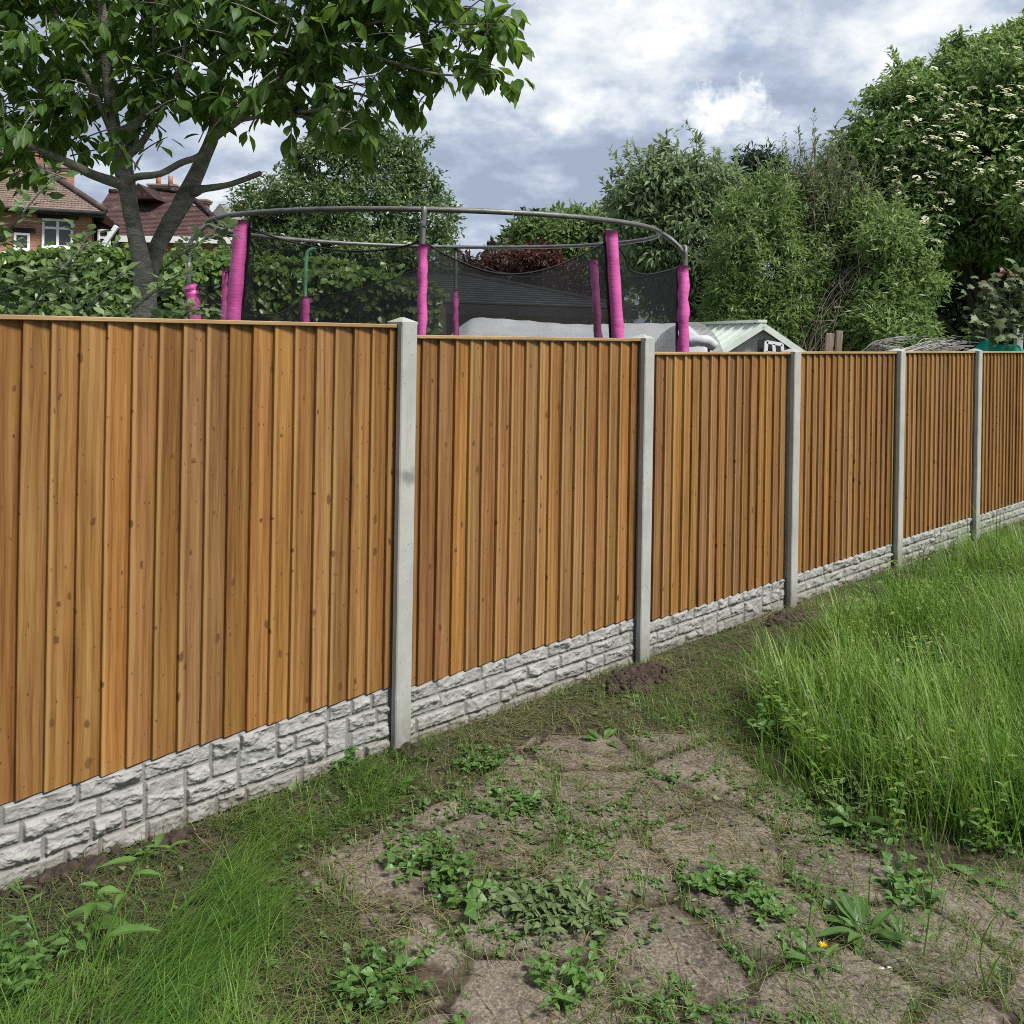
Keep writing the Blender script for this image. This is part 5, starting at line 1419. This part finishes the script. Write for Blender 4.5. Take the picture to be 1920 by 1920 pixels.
blades(gsm, pos, hd, np.where(sw, r.uniform(.6, 1.1, n), r.uniform(.1, .9, n)), np.where(sw, r.uniform(1.3, 1.75, n), r.uniform(.9, 2.0, n)), np.where(sw, r.uniform(.18, .38, n), r.uniform(.08, .24, n)), r.uniform(.0022, .0048, n), 4,
       np.clip(np.where(sw, .22, .44) + .5 * (fbm(pos[:, 0], pos[:, 1], 4, 3, 17) - .5) + r.normal(0, .2, n), 0, 1))
pos, r = scatter(4200, lambda x, y, px, py, fd: inpoly(px + 110 * (fbm(x, y, 5, 3, 1) - .5), py + 110 * (fbm(x, y, 5, 3, 2) - .5), MOUND) * np.clip((fbm(x, y, 5, 3, 19) - .3) / .2, .15, 1), seed=109, x1=.4, y0=3, y1=5.4); n = len(pos)
blades(gsm, pos, -.6 + r.normal(0, .9, n), r.uniform(.2, 1.0, n), r.uniform(1.2, 2.0, n), r.uniform(.08, .24, n), r.uniform(.002, .0042, n), 4, np.clip(r.normal(.48, .25, n), 0, 1))
o = gsm.build('short_grass', M_grass, smooth=False); tag(o, 'patchy green grass in the joints of the paving and the near left corner', 'grass', kind='stuff')

tg = MB()


def f_tall(x, y, px, py, fd):
    k = 260 * (fbm(x, y, 3.5, 5, 1, .6) - .5)
    return (.75 * inpoly(px + k, py + .5 * k, TALL) + .25 * inpoly(px + 45 + k, py - 25 + .5 * k, TALL)) * np.clip((fbm(x, y, 2.6, 4, 87) - .28) / .2, .12, 1)


pos, r = scatter(2700, f_tall, seed=111, pxmax=2650); n = len(pos)
px, py = topx(pos); edge = np.clip((px + .7 * (1500 - py) - 1400) / 200, .5, 1)
pt_ = fbm(pos[:, 0], pos[:, 1], 2.0, 4, 91); hh = .24 + .42 * np.clip(pt_ * 1.7 - .35, 0, 1)
wide = r.random(n) < .35
blades(tg, pos, r.uniform(0, 2 * PI, n) * .75 + 2.5 * fbm(pos[:, 0], pos[:, 1], 1.8, 2, 94), r.uniform(0, .4, n), r.uniform(.1, 1.75, n), hh * edge * r.uniform(.55, 1.3, n), np.where(wide, r.uniform(.008, .015, n), r.uniform(.0035, .007, n)), 5,
       np.clip(.58 + 1.0 * (fbm(pos[:, 0], pos[:, 1], 3.0, 4, 93) - .5) + r.normal(0, .2, n), 0, .93) + .07 * (r.random(n) < .09))
pos, r = scatter(30, f_tall, seed=113); n = len(pos)
L_ = r.uniform(.42, .72, n); hd = r.uniform(0, 2 * PI, n)
blades(tg, pos, hd, r.uniform(0, .12, n), r.uniform(.1, .5, n), L_, .0034, 5, r.uniform(.6, 1, n))
# leafy sprigs mixed through it
pos, r = scatter(170, f_tall, seed=115); n = len(pos)
for q in pos:
    m = 14; h = r.uniform(.08, .34); zz = np.linspace(.02, h, m); a = np.arange(m) * 2.4 + r.uniform(0, 6); ln = r.normal(0, .12, 2)
    pp = q + np.stack([ln[0] * zz / h * .6, ln[1] * zz / h * .6, zz], -1)
    leaves(tg, pp, np.stack([np.cos(a), np.sin(a), r.uniform(0, .6, m)], -1), np.tile([0, 0, 1.0], (m, 1)) + r.normal(0, .2, (m, 3)), r.uniform(.03, .07, m), r.uniform(.008, .024, m), .3, .2, None, 3, np.clip(r.normal(.68, .2, m), 0, .97))
o = tg.build('tall_grass', M_grass, smooth=False); tag(o, 'unmown bright green grass standing at the right', 'grass', kind='stuff')

# fallen wilted leaves
PATCH = [(760, 1560, .22, 120), (960, 1530, .22, 110), (1080, 1575, .16, 90), (960, 1410, .2, 60), (880, 1480, .25, 90), (1060, 1700, .22, 260), (950, 1720, .14, 90), (1170, 1520, .12, 40), (1420, 1700, .22, 70), (1230, 1470, .25, 50), (640, 1480, .3, 80), (480, 1720, .5, 60),
         (1300, 1560, .8, 60), (1480, 1900, .5, 40), (1300, 1340, .4, 40), (1480, 1500, .25, 120), (1550, 1540, .2, 120), (1100, 1310, .25, 60), (200, 1640, .2, 12), (480, 1640, .2, 10)]
rng = np.random.default_rng(121); pp = []
for (x, y, R, k) in PATCH:
    k = int(k * 1.6)
    c = gp(x, y); q = c + rng.normal(0, 1, (k, 3)) * [R * .8, R * .7, 0]; pp.append(q)
pp = np.concatenate(pp); pp = pp[fence_dist(pp[:, 0], pp[:, 1]) > .08]; n = len(pp); pp[:, 2] = ground_z(pp[:, 0], pp[:, 1]) + rng.uniform(.006, .030, n)
a = rng.uniform(0, 2 * PI, n); LL = np.where(rng.random(n) < .8, rng.uniform(.010, .030, n), rng.uniform(.03, .055, n)); lt = MB()
leaves(lt, pp, np.stack([np.cos(a), np.sin(a), rng.normal(0, .25, n)], -1), unit(np.array([0, 0, 1.0]) + rng.normal(0, .4, (n, 3))), LL, LL * rng.uniform(.4, .9, n), rng.uniform(-.3, .5, n), .25, None, 4, np.clip(rng.normal(.45, .28, n), 0, 1), wave=.3)
o = lt.build('fallen_leaves', L_dull, smooth=False); tag(o, 'scattered wilting torn-off leaves lying on the paving', 'leaves', kind='stuff')

# creeping runners of ground ivy and clover that tie the patches together
rng = np.random.default_rng(127); rn = MB()
for (x, y, R, k) in PATCH + [(1000, 1500, .6, 20), (1380, 1640, .4, 20), (1640, 1680, .4, 20), (760, 1650, .3, 20), (1050, 1860, .4, 20), (1250, 1880, .5, 20)]:
    for _ in range(5):
        b = gp(x, y) + rng.normal(0, 1, 3) * [R * .5, R * .45, 0]; hd = rng.uniform(0, 2 * PI); m = rng.integers(6, 14); L_ = rng.uniform(.1, .35)
        t = np.linspace(0, 1, m); hh_ = hd + rng.normal(0, .8) * t; q = b + np.stack([np.cumsum(np.cos(hh_)) * L_ / m, np.cumsum(np.sin(hh_)) * L_ / m, np.zeros(m)], -1)
        q[:, 2] = ground_z(q[:, 0], q[:, 1]) + .012 + .012 * rng.random(m)
        if fence_dist(q[:, 0], q[:, 1]).min() < .1: continue
        q2 = np.repeat(q, 3, axis=0) + rng.normal(0, .012, (3 * m, 3)) * [1, 1, .5]; a = rng.uniform(0, 2 * PI, 3 * m)
        LL = rng.uniform(.012, .032, 3 * m); leaves(rn, q2, np.stack([np.cos(a), np.sin(a), rng.normal(.1, .3, 3 * m)], -1), unit(np.array([0, 0, 1.0]) + rng.normal(0, .35, (3 * m, 3))), LL, LL * rng.uniform(.5, 1, 3 * m), .2, .2, [.2, .9, 1, .7, 0], 4, np.clip(rng.normal(.5, .25, 3 * m), 0, 1), wave=.15)
o = rn.build('creeping_weeds', L_weed, smooth=False); tag(o, 'small-leaved creeping weeds threading over the earth and paving joints', 'weeds', kind='stuff')

# ------------------------------------------------------------------ single weeds
def weed_clump(seed, px, py, R, h, k, ls, label, mat=None, asp=.62, name='leafy_weed', tint=.5, per=7):
    rng = np.random.default_rng(seed); b = gp(px, py); b[2] = float(ground_z(b[0], b[1])); mb = MB(); P_, A_, N_ = [], [], []
    for _ in range(k):
        a = rng.uniform(0, 2 * PI); rr = R * math.sqrt(rng.random()); r0 = rr * .5; s = np.array([math.cos(a) * r0, math.sin(a) * r0, 0]); e = np.array([math.cos(a) * rr * 1.25, math.sin(a) * rr * 1.25, h * rng.uniform(.35, 1.0)])
        q = smooth_path([s, s * .6 + e * .4 + [0, 0, .02], e], 8); tube(mb, q, [.0022, .0012], 4, cap=False, mat=1, tint=.4)
        for i in range(per):
            u = rng.uniform(.25, 1); p = q[int(u * 7)]; a2 = rng.uniform(0, 2 * PI)
            A_.append([math.cos(a2), math.sin(a2), rng.normal(.15, .25)]); P_.append(p + np.array(A_[-1]) * .006); N_.append(unit(np.array([0, 0, 1.0]) + rng.normal(0, .35, 3)))
    P_ = np.array(P_); n = len(P_); L = ls * rng.uniform(.6, 1.3, n)
    leaves(mb, P_, np.array(A_), np.array(N_), L, L * asp, rng.uniform(.1, .4, n), .22, [.05, .7, 1, .95, .7, .3, 0], 6, np.clip(rng.normal(tint, .2, n), 0, 1), wave=.12)
    o = mb.build(name, [mat or L_weed, M_grass], smooth=False, loc=b); return tag(o, label, 'weed')


def rosette(seed, px, py, L, label, n=14, asp=.26, flower=None, tint=.5, name='dock_plant', rise=.75):
    rng = np.random.default_rng(seed); b = gp(px, py); b[2] = float(ground_z(b[0], b[1])); mb = MB()
    a = rng.uniform(0, 2 * PI, n); up = rng.uniform(.15, rise * 1.6, n); LL = L * rng.uniform(.55, 1.15, n)
    ax = np.stack([np.cos(a), np.sin(a), up], -1); nr = np.stack([-np.cos(a) * up, -np.sin(a) * up, np.ones(n)], -1)
    leaves(mb, np.stack([np.cos(a) * .012, np.sin(a) * .012, np.full(n, .004)], -1), ax, nr, LL, LL * asp, rng.uniform(.35, .9, n), .3, [.18, .3, .62, .95, 1, .62, 0], 8, np.clip(rng.normal(tint, .18, n), 0, 1), wave=.22)
    o = mb.build(name, L_weed, smooth=False, loc=b); tag(o, label, 'weed')
    if flower:
        fl = MB(); h = flower
        tube(fl, [(0, 0, 0), (.004, -.006, h * .6), (.01, -.01, h)], .0022, 5, 6, mat=1)
        k = 26; aa = rng.uniform(0, 2 * PI, k); leaves(fl, np.tile([.01, -.01, h], (k, 1)), np.stack([np.cos(aa), np.sin(aa) - .3, rng.uniform(.1, 1, k)], -1), np.tile([0, 0, 1.0], (k, 1)), .017, .005, .1, .1, None, 2, .5)
        fl.build('flower', [M_yellow, M_grass], o, smooth=False)
    return o


def stalk(seed, pts, label, nl=9, ls=.085, asp=.26, w=.003, tint=.55, name='tall_weed', mat=None, stem=None):
    """pts: first a ground pixel, then (px, py, depth offset)"""
    rng = np.random.default_rng(seed); b = gp(*pts[0]); b[2] = float(ground_z(b[0], b[1])); q = [b] + [P(x, y, b[1] + d) for x, y, d in pts[1:]]
    q = smooth_path(q, 24) - b; mb = MB(); tube(mb, q, [w, w * .45], 6, mat=1, tint=.5)
    P_, A_, N_ = [], [], []
    for i in range(nl):
        j = int(3 + (i + .5) / nl * 20.4); a = i * 2.4 + rng.normal(0, .4); A_.append([math.cos(a), math.sin(a), rng.uniform(.1, .7)]); P_.append(q[min(j, 23)]); N_.append(unit(np.array([-math.cos(a) * .4, -math.sin(a) * .4 - .2, 1.0])))
    n = len(P_); L = ls * np.linspace(1.15, .65, n) * rng.uniform(.75, 1.2, n)
    leaves(mb, np.array(P_), np.array(A_), np.array(N_), L, L * asp, rng.uniform(.2, .9, n), .28, [.12, .6, 1, .9, .6, .25, 0], 7, np.clip(rng.normal(tint, .15, n), 0, 1), wave=.1)
    o = mb.build(name, [mat or L_weed, stem or M_grass], smooth=False, loc=b); return tag(o, label, 'weed')


weed_clump(201, 815, 1625, .17, .10, 26, .040, 'bushy low weed clump left of the dirty paving, below the first concrete post', tint=.45)
weed_clump(202, 715, 1850, .17, .12, 24, .038, 'lobed-leaf weed clump beside the combed long grass in the left foreground', tint=.55)
weed_clump(203, 1060, 1850, .13, .11, 20, .036, 'fresh green weed clump at the bottom centre of the paving', tint=.75)
weed_clump(204, 890, 1690, .08, .09, 7, .075, 'weed with two broad round pale leaves on the left of the paving', asp=.85, tint=.72, per=3)
weed_clump(205, 1070, 1715, .16, .08, 40, .050, 'wilted heap of torn greyish weeds in the middle of the paving', mat=L_dull, asp=.34, name='weed_heap', tint=.45, per=9)
weed_clump(206, 985, 1690, .13, .07, 26, .045, 'drooping dull green weed mat left of the wilted heap', mat=L_dull, tint=.3)
weed_clump(207, 1365, 1660, .13, .08, 18, .042, 'crinkled creeping weed along a paving joint right of centre', tint=.6)
weed_clump(208, 1440, 1700, .10, .06, 14, .036, 'flat yellowish creeping weed beyond the crinkled one', tint=.8)
weed_clump(209, 1450, 1385, .17, .26, 14, .055, 'upright leafy weed at the left tip of the tall grass', asp=.5, tint=.72, per=9)
weed_clump(210, 960, 1505, .13, .05, 18, .040, 'small weed patch on bare earth near the second panel', tint=.5)
weed_clump(211, 900, 1420, .16, .06, 18, .035, 'low sprawling weeds close against the second gravel board', tint=.42)
weed_clump(212, 640, 1425, .15, .12, 18, .042, 'weeds growing up the nearest gravel board left of the first post', tint=.45)
weed_clump(213, 1590, 1500, .20, .12, 26, .045, 'silvery trampled weeds at the front edge of the tall grass', mat=L_dull, asp=.4, tint=.75)
weed_clump(214, 1850, 1570, .20, .16, 20, .05, 'leafy weeds among the grass at the right edge of the picture', asp=.35, tint=.6)
weed_clump(215, 60, 1830, .18, .17, 20, .05, 'broad green weeds in the bottom left corner grass', asp=.5, tint=.5)
weed_clump(216, 1290, 1895, .20, .07, 26, .03, 'matted fine-leaved weeds at the bottom edge right of centre', asp=.4, tint=.5)
weed_clump(217, 1700, 1680, .12, .12, 14, .045, 'weed clump at the root of the pale bent stem', tint=.62)
weed_clump(218, 1660, 1450, .22, .22, 18, .045, 'goosegrass-like weeds inside the tall grass', asp=.3, tint=.65, per=10)
weed_clump(219, 1830, 1380, .25, .3, 16, .055, 'taller leafy weeds deep in the tall grass at right', asp=.3, tint=.75, per=9)
rosette(221, 1620, 1745, .17, 'dense dark green dock rosette on the right of the paving', 24, .24, tint=.45)
rosette(222, 1535, 1800, .12, 'small rosette with one yellow flower on the right of the paving', 13, .24, flower=.075, tint=.6, name='dandelion')
rosette(223, 1830, 1640, .11, 'pale rosette with one broad leaf below the grass at right', 8, .5, tint=.85)
rosette(224, 1690, 1755, .10, 'flat thin-leaved rosette just right of the dock', 10, .22, tint=.5)
rosette(225, 1600, 1540, .16, 'upright broad-leaved dock at the foot of the silvery weeds', 10, .32, tint=.7, rise=1.1)
rosette(226, 740, 1470, .12, 'small dock among the grass clippings right of the grass mound', 9, .3, tint=.5)
rosette(227, 1130, 1385, .12, 'flattened rosette where the bare earth begins below the second panel', 9, .28, tint=.45)
rosette(228, 1765, 1500, .2, 'strap-leaved grass-like rosette in front of the tall grass', 24, .07, tint=.75, rise=1.2)
stalk(231, [(1510, 1825), (1516, 1740, 0), (1528, 1660, 0), (1548, 1618, 0)], 'tall thin reddish-stemmed weed standing beside the yellow flower', 9, .075)
stalk(232, [(1730, 1795), (1742, 1720, 0), (1750, 1640, 0), (1768, 1590, .02)], 'tall slender weed right of the dock rosette', 8, .07)
stalk(233, [(1652, 1600), (1668, 1560, 0), (1684, 1510, 0), (1700, 1465, 0)], 'pale yellowish bent stem with small round leaves', 7, .05, .7, tint=.95)
stalk(234, [(160, 1830), (215, 1720, .05), (262, 1620, .12), (300, 1588, .16), (332, 1600, .2)], 'long arching uprooted weed leaning against the nearest gravel board', 10, .13, .25, .005, tint=.75)
stalk(235, [(85, 1800), (65, 1740, 0), (45, 1680, .02), (28, 1650, .03)], 'upright weed stem at the left edge under the gravel board', 7, .10, .22, .004, tint=.55)
stalk(236, [(1850, 1850), (1838, 1790, 0), (1858, 1730, 0), (1890, 1700, 0)], 'bare yellowed stem curling up at the lower right', 4, .03, .4, .003, tint=.95)
stalk(237, [(1840, 1860), (1870, 1800, 0), (1905, 1760, 0), (1925, 1745, 0)], 'second bare yellowed stem forking right at the lower right', 3, .03, .4, .003, tint=.95)
stalk(238, [(1628, 1700), (1632, 1620, 0), (1630, 1540, 0), (1634, 1480, 0)], 'pale upright flower stem rising behind the dock rosette', 4, .04, .3, .0022, tint=.9)
stalk(239, [(165, 1750), (172, 1720, 0), (180, 1680, 0), (186, 1655, 0)], 'broad pale leaves of a small dock at the near left', 5, .13, .42, .004, tint=.9)

# ------------------------------------------------------------------ dug earth and pebbles
bm = bmesh.new(); bmesh.ops.create_icosphere(bm, subdivisions=2, radius=1.0); bm.verts.index_update()
ICO_V = np.array([tuple(v.co) for v in bm.verts]); ICO_F = np.array([[v.index for v in f.verts] for f in bm.faces]); bm.free()


def soil_heap(seed, px, py, rx, ry, h, k, label):
    rng = np.random.default_rng(seed); b = gp(px, py); b[2] = float(ground_z(b[0], b[1])); mb = MB()
    # low mound under the clods
    nr_, na_ = 14, 40; vs = []
    for i in range(nr_ + 1):
        for j in range(na_):
            a = 2 * PI * j / na_; r = i / nr_; l = r * rx * math.cos(a); m = r * ry * math.sin(a) * (1 if math.sin(a) < 0 else .7)
            w = FD * l - FN * m
            z = h * (1 - r * r) * (.55 + .9 * float(fbm(np.array([b[0] + w[0]]), np.array([b[1] + w[1]]), 11, 4, seed)[0])) - .02 * r
            vs.append((w[0], w[1], z))
    f = [[i * na_ + j, (i + 1) * na_ + j, (i + 1) * na_ + (j + 1) % na_, i * na_ + (j + 1) % na_] for i in range(nr_) for j in range(na_)]
    mb.add(vs, f)
    for _ in range(k):
        a = rng.uniform(0, 2 * PI); r = abs(rng.normal(0, .55)); w = FD * rx * r * math.cos(a) + FN * ry * r * math.sin(a)
        z = h * max(0, 1 - r * r) * .8; s = rng.uniform(.004, .022) if rng.random() < .93 else rng.uniform(.02, .034)
        n = 1 + .55 * (fbm(ICO_V[:, 0] + _ * 3.1, ICO_V[:, 1] + ICO_V[:, 2] * 1.7, 1.6, 3, seed) - .5) * 2
        mb.add(ICO_V * n[:, None] * s * rng.uniform(.6, 1.2, 3) + w + [0, 0, z], ICO_F, rng.random())
    o = mb.build('soil_heap', M_soilclod, loc=b); return tag(o, label, 'soil heap', 'heaps of dug earth at the posts')


soil_heap(301, 1195, 1275, .34, .15, .07, 420, 'largest heap of dark dug earth, at the foot of the second concrete post')
soil_heap(302, 1470, 1165, .30, .15, .05, 260, 'flat dark earth heap at the foot of the third concrete post')
soil_heap(303, 1800, 1040, .40, .18, .07, 260, 'dark dug earth heap at the foot of the farthest post')
soil_heap(304, 330, 1580, .12, .06, .05, 90, 'small dark lump of earth against the nearest gravel board')
soil_heap(305, 130, 1640, .28, .08, .03, 200, 'thin line of crumbled earth under the left end of the nearest gravel board')
soil_heap(306, 775, 1415, .12, .10, .03, 120, 'little earth heap at the foot of the first concrete post')
soil_heap(307, 1690, 1082, .22, .12, .04, 140, 'low earth heap at the foot of the fourth post behind grass')
rng = np.random.default_rng(311)
for (x, y, s, lab) in ((1652, 1812, .014, 'white pebble on the slab right of the dock'), (1560, 1880, .010, 'small pale pebble near the bottom edge'), (1300, 1895, .020, 'brown lump of stone on the paving near the bottom edge'),
                       (1668, 1808, .009, 'tiny white chip beside the white pebble'), (1095, 1555, .014, 'whitish flake lying among the wilted leaves')):
    b = gp(x, y); b[2] = float(ground_z(b[0], b[1])) + s * .5; n = 1 + .5 * (fbm(ICO_V[:, 0] + x, ICO_V[:, 1] + ICO_V[:, 2] * 1.3, 1.3, 3, 5) - .5)
    tag(MB().add(ICO_V * n[:, None] * s * [1.2, .9, .6], ICO_F).build('pebble', M_soilclod if 'brown' in lab else M_stone, loc=b), lab, 'pebble', 'pebbles on the paving')

# crumbs of earth scattered over the bare ground
pos, r = scatter(420, lambda x, y, px, py, fd: np.maximum(inpoly(px, py, SLAB_PX) * .8, np.clip(1.2 - fd, 0, .9)) * np.clip((fbm(x, y, 3, 4, 44) - .35) / .2, .1, 1), y1=9, seed=131); n = len(pos)
bm = bmesh.new(); bmesh.ops.create_icosphere(bm, subdivisions=1, radius=1.0); bm.verts.index_update()
IV = np.array([tuple(v.co) for v in bm.verts]); IF = np.array([[v.index for v in f.verts] for f in bm.faces]); bm.free()
sz = np.minimum(.0022 * (1 - r.random(n)) ** -.55, .013)
V = IV[None] * sz[:, None, None] * r.uniform(.65, 1.25, (n, len(IV), 1)) * np.array([1, 1, .75]) + pos[:, None, :]
cbm = MB(); cbm.add(V.reshape(-1, 3), (IF[None] + np.arange(n)[:, None, None] * len(IV)).reshape(-1, 3))
o = cbm.build('soil_crumbs', M_soilclod, smooth=False); tag(o, 'small crumbs of dark earth scattered over the bare ground', 'soil crumbs', kind='stuff')
